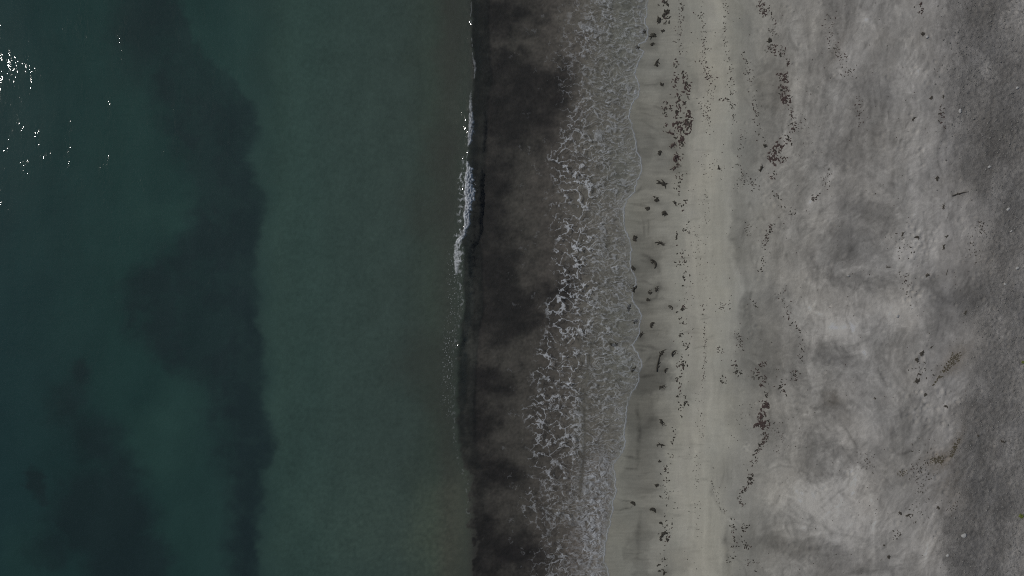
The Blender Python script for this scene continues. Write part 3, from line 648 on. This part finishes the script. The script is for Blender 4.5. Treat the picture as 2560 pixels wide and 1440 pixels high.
# whitewater along the breaking crest
u = np.arange(1095, 1240, 1.0); v = np.arange(-60, 1320, 1.0)
FU, FV = np.meshgrid(u, v)
xc2 = CREST(FV) + 3.5 * noise(FV / 26, FV * 0 + 1.5, 62)
cw = np.interp(FV, [-60, 20, 130, 150, 178, 195, 228, 250, 285, 310, 340, 362, 372, 402, 425, 445, 480, 492, 505, 530, 560, 575, 602, 612, 640, 668, 690, 760],
                   [0, 0, 0, 3, 5, 0, 1, 5, 7, 11, 13, 5, 0, 1, 13, 20, 24, 26, 16, 15, 13, 10, 12, 9, 15, 12, 0, 0])
off = np.interp(FV, [0, 590, 612, 640, 670, 1300], [0, 0, -20, -24, -22, -22])
fa = fbm(FU / 11, FV / 11, 3, 91); fb = fbm(FU / 5, FV / 5, 3, 92)
s = FU - xc2 - off + 1
cov = sm(-2.5, 2.0, s + 1.5 * fa) * sm(2.5, -2.5, s - cw * (1 + .35 * fa) - 2.0 * fb) * sm(0, 4, cw)
inten = np.interp(FV, [100, 180, 240, 290, 360, 420, 500, 560, 605, 615, 670, 700], [.15, .3, .25, .6, .65, .9, 1, .9, .85, .6, .6, .3])
cov = cov * inten * np.clip(.75 + .6 * fb + .35 * fa, 0, 1.1)
# ragged spray left behind the crest, thin broken line on the rest of it
wisps = sm(.30, .75, fbm(FU / 7, FV / 9, 3, 93) + .25) * np.exp(-((FU - xc2 + 10) / 7.0) ** 2) * np.interp(FV, [380, 440, 480, 540, 600, 640, 690, 900], [0, .8, .6, .6, .8, .9, .3, .12])
line = np.exp(-((FU - xc2) / 1.3) ** 2) * sm(.0, .5, noise(FV / 12, FV * 0 + 2.5, 94) + .15) * np.interp(FV, [0, 150, 370, 600, 640], [.2, .35, .3, .4, 0])
glint_fleck = sm(.52, .72, noise(FU / 2.7, FV / 3.6, 95) + .25 * noise(FU / 14, FV / 30, 96)) * np.exp(-((FU - xc2 + 26) / 13.0) ** 2) * np.interp(FV, [600, 680, 860, 960, 1080], [0, .75, .6, .4, 0])  # sun glints on the wave's back, painted as white flecks
cov = np.clip(np.maximum(np.maximum(np.maximum(cov, .7 * wisps), .6 * line), glint_fleck), 0, 1)
cov[cov < .04] = 0
foam_sheet('breaker_foam', u, v, cov, .07, 'ragged white foam tumbling along the crest of the small breaking wave, with painted glint flecks behind it', 'foam')

# ------------------------------------------------------------------ weed materials
def weed_mat(name, c1, c2, rough):
    m, nt, N, L, out = new_mat(name)
    b = N.new('ShaderNodeBsdfPrincipled'); L.new(b.outputs[0], out.inputs[0])
    tc = N.new('ShaderNodeTexCoord'); n = N.new('ShaderNodeTexNoise'); n.inputs['Scale'].default_value = 14; n.inputs['Detail'].default_value = 3
    L.new(tc.outputs['Object'], n.inputs['Vector'])
    r = N.new('ShaderNodeValToRGB'); r.color_ramp.elements[0].color = (*c1, 1); r.color_ramp.elements[1].color = (*c2, 1)
    r.color_ramp.elements[0].position = .3; r.color_ramp.elements[1].position = .7
    L.new(n.outputs['Fac'], r.inputs[0]); L.new(r.outputs[0], b.inputs['Base Color'])
    b.inputs['Roughness'].default_value = rough
    b.inputs['Specular IOR Level'].default_value = .3
    return m
W_DARK = weed_mat('wet_dark_weed', (.033, .031, .025), (.07, .064, .051), .6)
W_RED = weed_mat('red_weed', (.055, .038, .035), (.11, .08, .073), .75)
W_GREY = weed_mat('dry_weed', (.05, .045, .038), (.10, .09, .075), .9)
W_OLIVE = weed_mat('olive_weed', (.07, .062, .042), (.135, .118, .082), .9)

def world_at(px, py):
    """ground point seen at a photo pixel"""
    z = 0.0
    for _ in range(4):
        k = (H - z) / H / PPM
        x = (px - 1280) * k; y = (720 - py) * k
        z = float(GROUND.at(x, y))
    return x, y, z

def flake_mesh(name, kind, r, length=1.0, width=.4):
    """one scrap or clump of weed lying flat, unit length along x"""
    vs, fs = [], []
    def ribbon(pts, ws, th):
        base = len(vs)
        n = len(pts)
        for i, (p, w) in enumerate(zip(pts, ws)):
            q = pts[min(i + 1, n - 1)]; pr = pts[max(i - 1, 0)]
            dx, dy = q[0] - pr[0], q[1] - pr[1]; l = math.hypot(dx, dy) or 1
            nx_, ny_ = -dy / l * w / 2, dx / l * w / 2
            z = p[2]
            vs.extend([(p[0] + nx_, p[1] + ny_, z - .02), (p[0] + nx_ * .5, p[1] + ny_ * .5, z + th), (p[0] - nx_ * .5, p[1] - ny_ * .5, z + th), (p[0] - nx_, p[1] - ny_, z - .02)])
        for i in range(n - 1):
            a = base + 4 * i; c = a + 4
            for k in range(3):
                fs.append((a + k, a + k + 1, c + k + 1, c + k))
            fs.append((a + 3, a, c, c + 3))
        fs.append((base, base + 3, base + 2, base + 1)); e = base + 4 * (n - 1)
        fs.append((e, e + 1, e + 2, e + 3))
    def lump(cx, cy, rx, ry, hz, seg=9, rings=3):
        base = len(vs)
        off = [r.uniform(.65, 1.25) for _ in range(seg)]
        for j in range(rings):
            f = [1.0, .82, .45][j]; z = [-.03, hz * .65, hz][j]
            for i in range(seg):
                a = 2 * math.pi * i / seg
                k = f * off[i] * r.uniform(.88, 1.12)
                vs.append((cx + math.cos(a) * rx * k, cy + math.sin(a) * ry * k, z * r.uniform(.75, 1.2) if j else z))
        vs.append((cx, cy, hz * 1.02)); t = len(vs) - 1
        for j in range(rings - 1):
            for i in range(seg):
                i2 = (i + 1) % seg
                fs.append((base + j * seg + i, base + j * seg + i2, base + (j + 1) * seg + i2, base + (j + 1) * seg + i))
        for i in range(seg):
            fs.append((base + (rings - 1) * seg + i, base + (rings - 1) * seg + (i + 1) % seg, t))
        fs.append(tuple(base + i for i in range(seg))[::-1])
    def arc(x0, y0, ang, L, bend, n=6, z=.02):
        pts = []
        for i in range(n):
            pts.append((x0, y0, z + .02 * math.sin(i * 1.7)))
            x0 += math.cos(ang) * L / (n - 1); y0 += math.sin(ang) * L / (n - 1); ang += bend / (n - 1)
        return pts
    W = width
    if kind == 'scrap':
        n = 5
        pts = arc(-.5, r.uniform(-.1, .1), r.uniform(-.5, .5), 1.0, r.uniform(-1.6, 1.6), n)
        ribbon(pts, [W * r.uniform(.3, .7), W * r.uniform(.7, 1.3), W * r.uniform(.5, 1.4), W * r.uniform(.5, 1.1), W * .25], .09)
        if r.random() < .5:
            p = pts[r.randint(1, 3)]
            ribbon(arc(p[0], p[1], r.uniform(.6, 2.4) * r.choice((-1, 1)), .4, r.uniform(-1, 1), 3), [W * .6, W * .5, W * .2], .07)
    elif kind == 'lump':
        for _ in range(5):
            lump(r.uniform(-.28, .28), r.uniform(-.28, .28) * W, r.uniform(.18, .30), W * r.uniform(.25, .42), r.uniform(.10, .22), 8)
        for _ in range(6):
            a = r.uniform(0, 6.28)
            ribbon(arc(.25 * math.cos(a), .25 * W * math.sin(a), a + r.uniform(-.6, .6), r.uniform(.2, .42), r.uniform(-1.5, 1.5), 4), [.14, .13, .09, .03], .06)
    elif kind == 'frond':
        for _ in range(3):
            lump(r.uniform(-.2, .3), r.uniform(-.2, .2) * W, r.uniform(.14, .24), W * r.uniform(.2, .36), r.uniform(.08, .16), 8)
        for _ in range(9):
            x0 = r.uniform(-.3, .35); a = r.uniform(-.9, .9) + (math.pi if r.random() < .6 else 0)
            ribbon(arc(x0, r.uniform(-.2, .2) * W, a, r.uniform(.25, .5), r.uniform(-1.3, 1.3), 5), [.10, .12, .10, .07, .02], .06)
    elif kind == 'curl':
        ribbon(arc(-.42, -.2 * W, 1.2, 1.15, -2.5, 9, .03), [W * .25, W * .45, W * .6, W * .7, W * .75, W * .7, W * .6, W * .4, W * .12], .10)
        for _ in range(4):
            a = r.uniform(.4, 2.6)
            ribbon(arc(-.25 + .5 * r.random(), .12, -a, r.uniform(.15, .3), r.uniform(-1, 1), 4), [.07, .08, .06, .02], .05)
    elif kind == 'stem':
        ribbon(arc(-.5, 0, .12, 1.0, -.25, 9, .03), [W * .5, W * .8, W, W * .9, W * .8, W * .8, W * .7, W * .6, W * .4], .05)
        for _ in range(2):
            ribbon(arc(r.uniform(-.3, .3), 0, r.choice((-1, 1)) * r.uniform(.4, .9), .2, .4, 4), [W * .5, W * .4, W * .3, W * .15], .03)
    me = bpy.data.meshes.new(name); me.from_pydata(vs, [], fs); me.update()
    return me

def place(name, me, px, py, size, ang, label, cat, group, mat=None, zs=1.0, sy=1.0, sink=0.0):
    x, y, z = world_at(px, py)
    o = bpy.data.objects.new(name, me); COL.objects.link(o)
    k = size / PPM
    o.location = (x, y, z - sink); o.rotation_euler = (0, 0, math.radians(ang)); o.scale = (k, k * sy, k * zs)
    o['label'] = label; o['category'] = cat
    if group: o['group'] = group
    return o

def where(px, py):
    if px < 1600: return 'at the edge of the swash'
    if px < 1700: return 'on wet sand above the swash'
    if px < 1800: return 'along the lowest strandline'
    if px < 2050: return 'on the old reddish strandline'
    return 'on the dry grey upper beach'
KINDW = {'lump': 'compact weed clump', 'frond': 'ragged weed clump', 'curl': 'curled weed hook', 'stem': 'thin kelp stem'}
rr = random.Random(11)
for i, (cx, cy, Ls, Ws, an, kind, cl) in enumerate(CLUMPS):
    me = flake_mesh('seaweed_clump', kind, rr, 1.0, max(.16, Ws / Ls) if kind != 'stem' else .075)
    me.materials.append((W_DARK, W_RED)[cl] if cx < 1800 or cl else (W_GREY if cx > 2050 else W_DARK))
    colw = 'red-brown' if cl else ('dull brown' if cx > 2050 else 'near-black wet')
    big = 'large' if Ls >= 20 else ('small' if Ls <= 12 else 'medium')
    lie = 'along the shore' if 55 < an % 180 < 125 else ('across the beach' if (an % 180 < 18 or an % 180 > 162) else ('slanting seaward' if an % 180 > 90 else 'slanting landward'))
    form = 'slim' if Ws / Ls < .45 else ('squat' if Ws / Ls > .72 else '')
    lab = ' '.join(f'{big} {form} {colw} {KINDW[kind]} {lie} {where(cx, cy)}'.split())
    nm = 'kelp_stem' if kind == 'stem' else 'seaweed_clump'
    place(nm, me, cx, cy, Ls * .98, an, lab, 'seaweed', 'seaweed stranded on the beach', zs=.8)

# ------------------------------------------------------------------ strandline scraps: 300 single ones, the rest one mass
LINES = [ # path, scatter (px), count, size range, red share, wording
 ([(1662,-20),(1668,25),(1662,60)],9,34,(6,11),.25,'a'),([(1697,-20),(1703,30),(1698,60)],6,26,(4,8),.3,'a'),([(1692,70),(1705,100),(1690,130)],8,26,(3,6),.4,'a'),
 ([(1685,150),(1692,170)],7,16,(4,8),.5,'a'),([(1710,180),(1722,235)],6,34,(6,11),.8,'a'),([(1680,200),(1705,200)],5,14,(5,9),.9,'a'),([(1660,250),(1663,310)],5,18,(5,9),.4,'a'),
 ([(1690,240),(1695,330)],16,60,(5,12),.75,'a'),([(1718,260),(1722,330)],7,40,(6,12),.85,'a'),([(1680,305),(1730,308)],4,26,(6,11),.75,'a'),([(1710,340),(1700,365)],7,22,(6,11),.9,'a'),
 ([(1690,380),(1695,410)],7,18,(4,9),.9,'a'),([(1708,430),(1690,470)],8,22,(4,8),.4,'a'),
 ([(1695,490),(1712,505),(1705,530)],7,18,(5,9),.2,'a'),([(1714,560),(1718,580)],6,14,(4,8),.1,'a'),([(1692,590),(1690,610)],4,10,(5,9),.1,'a'),([(1700,640),(1712,660)],12,36,(4,8),.2,'a'),
 ([(1711,675),(1708,715)],4,14,(5,9),.1,'a'),([(1706,760),(1708,780)],6,14,(5,9),.1,'a'),([(1693,798),(1715,800)],5,12,(4,8),.15,'a'),([(1695,835),(1715,845)],10,30,(3,7),.2,'a'),
 ([(1712,860),(1722,880)],6,20,(4,7),.2,'a'),([(1700,905),(1712,925)],8,34,(5,9),.35,'a'),([(1690,940),(1705,960)],7,16,(5,8),.2,'a'),([(1705,985),(1715,1010)],6,18,(5,9),.4,'a'),
 ([(1698,1015),(1705,1040)],6,16,(5,9),.2,'a'),([(1683,1075),(1682,1150)],7,26,(4,8),.2,'a'),([(1668,1170),(1665,1215)],10,32,(4,8),.15,'a'),([(1655,1230),(1680,1260)],12,34,(3,7),.1,'a'),
 ([(1665,1300),(1670,1360)],9,34,(4,8),.2,'a'),([(1660,1380),(1662,1440)],7,24,(4,8),.1,'a'),([(1650,1330),(1672,1325)],5,10,(4,8),.1,'a'),
 ([(1752,-10),(1756,60),(1765,120),(1768,150)],8,54,(3,6),.4,'b'),([(1750,150),(1765,165),(1775,200)],9,50,(3,7),.6,'b'),([(1778,210),(1772,280),(1775,340)],9,46,(3,5),.5,'b'),
 ([(1812,-10),(1815,60),(1812,110),(1825,160)],5,46,(3,6),.2,'b'),([(1825,160),(1832,230),(1830,310)],8,56,(3,6),.3,'b'),([(1855,130),(1870,170),(1885,230),(1890,300),(1905,350)],8,80,(3,6),.3,'c'),
 ([(1855,330),(1850,400),(1845,470)],9,40,(3,5),.3,'c'),([(1797,250),(1850,244)],3,10,(4,8),.2,'b'),([(1758,250),(1762,300)],10,26,(3,6),.5,'b'),
 ([(1900,0),(1905,18),(1915,38)],8,60,(4,8),.85,'c'),([(1926,35),(1940,60)],5,10,(4,7),.6,'c'),([(1925,70),(1935,85)],8,22,(3,6),.1,'c'),([(1920,115),(1945,128),(1960,140)],9,50,(4,8),.7,'c'),
 ([(1968,150),(1972,165)],5,16,(4,8),.7,'c'),([(1958,182),(1960,205)],9,34,(5,10),.8,'c'),([(1955,215),(1968,230)],8,28,(5,9),.8,'c'),([(1958,240),(1965,258)],8,36,(6,11),.95,'c'),
 ([(1978,270),(1982,310),(1980,330)],5,36,(4,8),.6,'c'),([(1968,340),(1975,355)],6,16,(5,9),.8,'c'),([(1955,358),(1940,372)],8,30,(5,10),.95,'c'),([(1930,385),(1935,403)],9,38,(6,11),.95,'c'),
 ([(1955,395),(1960,400)],6,10,(5,8),.8,'c'),([(1930,430),(1935,450)],6,14,(4,7),.6,'c'),([(1860,440),(1890,470)],12,40,(3,6),.3,'c'),([(2000,300),(2010,320)],14,22,(3,5),.3,'c'),
 ([(1935,480),(1948,500)],6,10,(4,7),.4,'d'),([(1930,560),(1925,580),(1915,600),(1912,625)],5,40,(4,7),.5,'d'),([(1907,640),(1903,680)],4,14,(4,7),.2,'d'),([(1870,560),(1868,590)],8,16,(3,5),.3,'d'),
 ([(2040,490),(2035,500)],8,18,(4,7),.4,'d'),([(1960,520),(1985,530)],6,10,(4,8),.1,'d'),([(1935,720),(1960,750),(1975,775)],7,18,(3,6),.2,'d'),([(1968,780),(1972,795)],5,10,(4,8),.7,'d'),
 ([(1980,800),(1998,830),(2003,870),(2000,905)],5,30,(3,7),.5,'d'),([(1990,925),(1985,950)],7,22,(4,8),.4,'d'),([(1885,750),(1890,770)],6,10,(4,6),.1,'d'),([(1800,760),(1815,770)],12,24,(3,5),.3,'b'),
 ([(1838,830),(1848,850),(1855,870)],8,36,(3,6),.3,'b'),([(1795,865),(1800,880)],6,12,(4,7),.4,'b'),([(1830,905),(1850,940)],8,26,(4,8),.1,'b'),([(1805,945),(1810,955)],6,10,(4,8),.1,'b'),
 ([(1900,905),(1908,915)],5,14,(4,8),.8,'d'),([(1890,930),(1910,950)],10,30,(4,8),.5,'d'),([(1950,955),(1960,980)],10,24,(4,8),.4,'d'),
 ([(1916,975),(1915,990)],4,8,(4,8),.2,'d'),([(1908,1008),(1916,1015)],7,30,(5,10),.9,'d'),([(1905,1025),(1900,1050)],6,36,(5,10),.85,'d'),([(1888,1060),(1920,1065)],8,46,(5,10),.85,'d'),
 ([(1912,1080),(1914,1105)],6,34,(4,8),.8,'d'),([(1905,1105),(1895,1130)],6,28,(4,8),.5,'d'),([(1890,1135),(1880,1165)],7,14,(4,7),.3,'d'),([(1880,1185),(1872,1210)],5,26,(5,9),.4,'d'),
 ([(1866,1215),(1850,1235)],6,26,(4,7),.4,'d'),([(1845,1245),(1858,1265)],5,16,(4,7),.3,'d'),([(1865,1315),(1855,1320)],8,14,(4,8),.2,'d'),([(1832,1300),(1836,1340),(1830,1380),(1820,1420)],7,36,(4,8),.3,'d'),
 ([(1855,1360),(1875,1370)],9,24,(4,8),.3,'d'),([(1870,1400),(1900,1420)],12,18,(3,6),.3,'d'),
 ([(1757,760),(1760,810),(1764,850),(1762,900),(1758,955)],3,64,(3,5),.5,'b'),([(1735,560),(1745,640),(1760,700)],10,44,(2.5,4),.4,'b'),([(1765,480),(1765,560)],9,26,(2.5,4),.3,'b'),([(1745,970),(1755,1100)],9,30,(2.5,4),.4,'b'),
 ([(1745,1120),(1740,1290),(1750,1340)],6,34,(2.5,4),.4,'b'),([(1778,1205),(1800,1265),(1815,1285)],4,28,(2.5,4.5),.3,'d'),
 ([(1720,720),(1725,760)],20,20,(2.5,4),.3,'b'),([(1760,400),(1780,440)],25,30,(2.5,4),.3,'b'),([(1940,1060),(1960,1130)],14,34,(2.5,5),.4,'d'),([(1880,1000),(1850,1100)],25,20,(2.5,4),.3,'d'),
 ([(2070,40),(2080,120)],8,34,(3,6),.7,'e'),([(2090,120),(2105,150)],8,34,(3,6),.7,'e'),([(2105,160),(2130,190)],12,24,(3,6),.3,'e'),([(2145,240),(2155,320)],9,36,(3,6),.6,'e'),([(2063,420),(2070,470)],9,22,(3,6),.4,'e'),
 ([(2350,270),(2365,320)],8,26,(4,8),.5,'e'),([(2300,20),(2300,35)],7,16,(4,8),.5,'e'),([(2255,680),(2285,740)],16,34,(3,7),.3,'e'),([(2240,590),(2275,650)],20,34,(3,7),.2,'e'),
 ([(2450,560),(2460,570)],12,26,(3,7),.1,'e'),([(2430,600),(2435,650)],14,24,(3,6),.1,'e'),([(2290,930),(2310,925)],14,24,(4,8),.2,'e'),([(2290,1130),(2320,1200)],20,50,(3,7),.1,'e'),([(2280,1160),(2310,1240)],16,40,(3,6),.1,'e'),
 ([(2250,1330),(2240,1345)],8,14,(3,7),.1,'e'),([(2150,1140),(2180,1170)],20,30,(3,5),.1,'e'),([(2290,1270),(2300,1280)],20,24,(3,6),.1,'e'),([(2380,1270),(2390,1290)],16,18,(3,7),.2,'e'),
]
LAB = {'a': ('scrap of seaweed on the damp sand of the lowest strandline', 'scraps on the lowest strandline'),
       'b': ('scrap of seaweed on the smooth pale beige sand band', 'scraps on the beige sand'),
       'c': ('scrap of seaweed in the thick red strandline beyond the beige sand', 'scraps in the thick red strandline'),
       'd': ('scrap of seaweed in the sparse line between beige and grey sand', 'scraps between beige and grey sand'),
       'e': ('scrap of old seaweed strewn on the dry grey upper beach', 'scraps on the upper beach')}
scraps = []
for path, sc, n, (s0, s1), red, wh in LINES:
    p = np.array(path, float); seg = np.hypot(*np.diff(p, axis=0).T); cum = np.r_[0, np.cumsum(seg)]
    for _ in range(int(n * (.68 if wh == 'a' and path[0][1] > 470 else 1))):
        q = rr.uniform(0, cum[-1])
        x = np.interp(q, cum, p[:, 0]) + rr.gauss(0, sc * .75); y = np.interp(q, cum, p[:, 1]) + rr.gauss(0, sc * (1.3 if wh == 'a' else .7))
        sz = .9 * (s0 + (s1 - s0) * rr.random() ** 1.8)
        scraps.append((sz, x, y, rr.random() < red, wh, rr.uniform(0, 360)))
for _ in range(420):                                     # strays
    x = rr.uniform(1690, 2420); scraps.append((rr.uniform(2, 4), x, rr.uniform(-40, 1480), rr.random() < .3, 'e' if x > 2050 else 'd', rr.uniform(0, 360)))
scraps.sort(key=lambda t: -t[0])
VAR = []
for i in range(10):
    for mt in (W_DARK, W_RED, W_GREY):
        if mt is W_DARK:
            g = flake_mesh('seaweed_scrap', 'scrap', rr, 1.0, rr.uniform(.32, .55)); base = g
        else:
            g = base.copy()
        g.materials.clear(); g.materials.append(mt); VAR.append(g)
rest_v, rest_f, rest_m = [], [], []
made = 0; off_ = 0
for sz, px, py, red, wh, an in scraps:
    if px < FRONT(py) + 12: continue
    k = rr.randrange(10) * 3 + (1 if red else (2 if wh == 'e' else 0))
    if made < 300 and -5 < py < 1445:
        cw = 'red-brown' if red else ('faded brown' if wh == 'e' else 'blackish')
        place('seaweed_scrap', VAR[k], px, py, sz, an, f'{"small" if sz > 8 else "tiny"} {cw} {LAB[wh][0]}', 'seaweed', LAB[wh][1], zs=.8)
        made += 1
    else:
        me0 = VAR[k]
        co = np.empty(len(me0.vertices) * 3); me0.vertices.foreach_get('co', co); co = co.reshape(-1, 3)
        x, y, z = world_at(px, py); s = sz / PPM; a = math.radians(an)
        rest_v.append(np.stack([x + s * (co[:, 0] * math.cos(a) - co[:, 1] * math.sin(a)), y + s * (co[:, 0] * math.sin(a) + co[:, 1] * math.cos(a)), z + s * .8 * co[:, 2]], 1))
        for p in me0.polygons:
            rest_f.append([off_ + v for v in p.vertices]); rest_m.append(k % 3)
        off_ += len(co)
me = bpy.data.meshes.new('seaweed_litter'); me.from_pydata(np.concatenate(rest_v).tolist(), [], rest_f); me.update()
for mt in (W_DARK, W_RED, W_GREY): me.materials.append(mt)
me.polygons.foreach_set('material_index', rest_m)
o = bpy.data.objects.new('seaweed_litter', me); COL.objects.link(o)
o['kind'] = 'stuff'; o['label'] = 'fine crumbs of seaweed scattered along the strandlines'; o['category'] = 'seaweed'

# olive mats of old weed on the upper beach
def mat_of_weed(name, parts, label):
    vs, fs = [], []
    root = world_at(parts[0][0], parts[0][1])
    for (cx, cy, rx, ry, an, n) in parts:
        for _ in range(n):
            a = rr.uniform(0, 6.283); q = math.sqrt(rr.random()) * rr.uniform(.6, 1.15)
            ex, ey = math.cos(a) * rx * q, math.sin(a) * ry * q
            t = math.radians(an)
            px = cx + ex * math.cos(t) - ey * math.sin(t); py = cy - (ex * math.sin(t) + ey * math.cos(t))
            x, y, z = world_at(px, py)
            me0 = VAR[rr.randrange(10) * 3]
            s = rr.uniform(2.5, 6) / PPM; b_ = rr.uniform(0, 6.283); base = len(vs)
            for v in me0.vertices:
                c = v.co
                vs.append((x - root[0] + s * (c.x * math.cos(b_) - c.y * math.sin(b_)), y - root[1] + s * (c.x * math.sin(b_) + c.y * math.cos(b_)), z - root[2] + s * c.z * .8))
            for p in me0.polygons: fs.append([base + i for i in p.vertices])
    me = bpy.data.meshes.new(name); me.from_pydata(vs, [], fs); me.update(); me.materials.append(W_OLIVE)
    o = bpy.data.objects.new(name, me); COL.objects.link(o); o.location = root
    o['label'] = label; o['category'] = 'seaweed'
mat_of_weed('weed_mat', [(2384, 898, 26, 12, 45, 80), (2366, 922, 16, 8, 45, 34)], 'long olive-brown mat of dried weed slanting across the upper beach')
mat_of_weed('weed_mat', [(2345, 1150, 20, 12, -10, 70)], 'broad olive mat of dried weed with mustard patches on pale sand')
mat_of_weed('weed_mat', [(2393, 1108, 16, 5, 50, 26), (2386, 1122, 14, 5, 60, 22), (2378, 1136, 12, 7, 60, 24)], 'thin rusty trail of dried weed beside the dark gravel')
mat_of_weed('weed_mat', [(2338, 955, 14, 3, 50, 14), (2350, 942, 8, 3, 10, 8)], 'narrow hooked band of dried weed below the long olive mat')
mat_of_weed('weed_mat', [(2257, 1183, 13, 9, 0, 26)], 'loose dark tuft of dried weed crumbs on pale sand')

# ------------------------------------------------------------------ pale stones, gravel, seedlings
def stone_mat(name, c1, c2):
    return weed_mat(name, c1, c2, .85)
S_PALE = stone_mat('pale_stone', (.34, .34, .33), (.50, .50, .49))
S_GREY = stone_mat('grey_pebble', (.12, .118, .112), (.29, .285, .275))
def stone_mesh(name, r, seg=10):
    bm = bmesh.new(); bmesh.ops.create_icosphere(bm, subdivisions=2, radius=.5)
    k = [r.uniform(0, 100) for _ in range(3)]
    for v in bm.verts:
        f = 1 + .22 * math.sin(v.co.x * 5 + k[0]) * math.cos(v.co.y * 4 + k[1]) + .1 * math.sin(v.co.z * 7 + k[2]) + r.uniform(-.04, .04)
        v.co = v.co * f; v.co.z *= .7
    me = bpy.data.meshes.new(name); bm.to_mesh(me); bm.free(); return me
for (px, py, s, sy, an, lab) in [
  (2399, 278, 11, .62, 70, 'bright white pointed stone standing alone on dark gravel'), (2317, 93, 9, .8, 30, 'small pale stone beside a dark weed clump'),
  (2543, 220, 8, .8, 20, 'small pale stone among dark gravel crumbs near the pale drift'), (2473, 417, 8, .9, 60, 'small rounded pale stone on the dark gravel slope'),
  (2520, 523, 9, .8, 10, 'pale lumpy stone on dark brown gravel'), (2543, 670, 9, .7, 50, 'pale oblong stone lying by the dark gravel hollow'),
  (2243, 790, 9, .9, 0, 'pale knobbly stone on the damp grey sand'), (2408, 1338, 15, .7, 30, 'pale crusted clod of sand on dark gravel'),
  (2368, 1388, 9, .7, 40, 'pale chip of stone at the lower edge of dark gravel'), (2528, 578, 6, .8, 15, 'tiny pale pebble on smooth brown gravel'),
  (2512, 710, 8, .8, -30, 'greyish pale stone with a dark hollow beside it'), (2120, 690, 9, .4, -5, 'thin white shell chip on grey sand')]:
    me = stone_mesh('pale_stone', rr); me.materials.append(S_PALE)
    place('pale_stone', me, px, py, s, an, lab, 'stone', None, sy=sy, zs=.8, sink=-.02)

pv = []; pf = []; base = 0
stm = []
for i in range(6):
    bm = bmesh.new(); bmesh.ops.create_icosphere(bm, subdivisions=1, radius=.5)
    co = np.array([v.co[:] for v in bm.verts]) * (1 + .2 * np.array([rr.uniform(-1, 1) for _ in bm.verts]))[:, None]
    stm.append((co, [[v.index for v in f.verts] for f in bm.faces])); bm.free()
count = 0
while count < 5200:
    px = rr.uniform(2330, 2680); py = rr.uniform(-120, 1560)
    e = float(GEDGE(py)) + 10
    dens = 1 / (1 + math.exp(-(px - e) / 22)) * (.35 + .65 * float(noise(np.array([px / 70]), np.array([py / 70]), 99)[0] > -.15))
    if rr.random() > dens: continue
    x, y, z = world_at(px, py)
    s = (2.0 + 3.6 * rr.random() ** 3) / PPM; a = rr.uniform(0, 6.283)
    co, fcs = stm[rr.randrange(6)]
    sx_, sy_, sz_ = s, s * rr.uniform(.6, 1), s * rr.uniform(.45, .8)
    cx_, cy_ = co[:, 0] * sx_, co[:, 1] * sy_
    pv.append(np.stack([x + cx_ * math.cos(a) - cy_ * math.sin(a), y + cx_ * math.sin(a) + cy_ * math.cos(a), z + co[:, 2] * sz_ + .1 * s], 1))
    pf += [[base + k for k in f] for f in fcs]; base += len(co); count += 1
me = mesh_from('gravel', np.concatenate(pv), np.array(pf), False); me.materials.append(S_GREY)
o = bpy.data.objects.new('gravel', me); COL.objects.link(o)
o['kind'] = 'stuff'; o['label'] = 'coarse grey gravel and crumbs along the top of the beach'; o['category'] = 'gravel'

G_PLANT = weed_mat('seedling_leaf', (.10, .13, .03), (.19, .22, .06), .7)
def seedling(px, py, s, label):
    vs, fs = [], []
    for i in range(11):
        a = i * 2.4; l = rr.uniform(.35, .55); w = .12; up_ = rr.uniform(.15, .4)
        b0 = len(vs)
        for t, ww, zz in ((0, .03, 0), (.4, w, up_), (.8, w * .8, up_ * .9), (1, .01, up_ * .5)):
            cx_, cy_ = math.cos(a) * l * t, math.sin(a) * l * t
            vs.extend([(cx_ - math.sin(a) * ww, cy_ + math.cos(a) * ww, zz), (cx_ + math.sin(a) * ww, cy_ - math.cos(a) * ww, zz)])
        for k in range(3):
            q = b0 + 2 * k; fs.append((q, q + 1, q + 3, q + 2))
    me = bpy.data.meshes.new('leaves'); me.from_pydata(vs, [], fs); me.update(); me.materials.append(G_PLANT)
    place('seedling', me, px, py, s, 0, label, 'plant', None)
seedling(2551, 1290, 14, 'small yellow-green seedling sprouting from grey gravel beside a pale drift')
seedling(2556, 905, 9, 'tiny yellow-green sprout alone on the plain grey gravel')
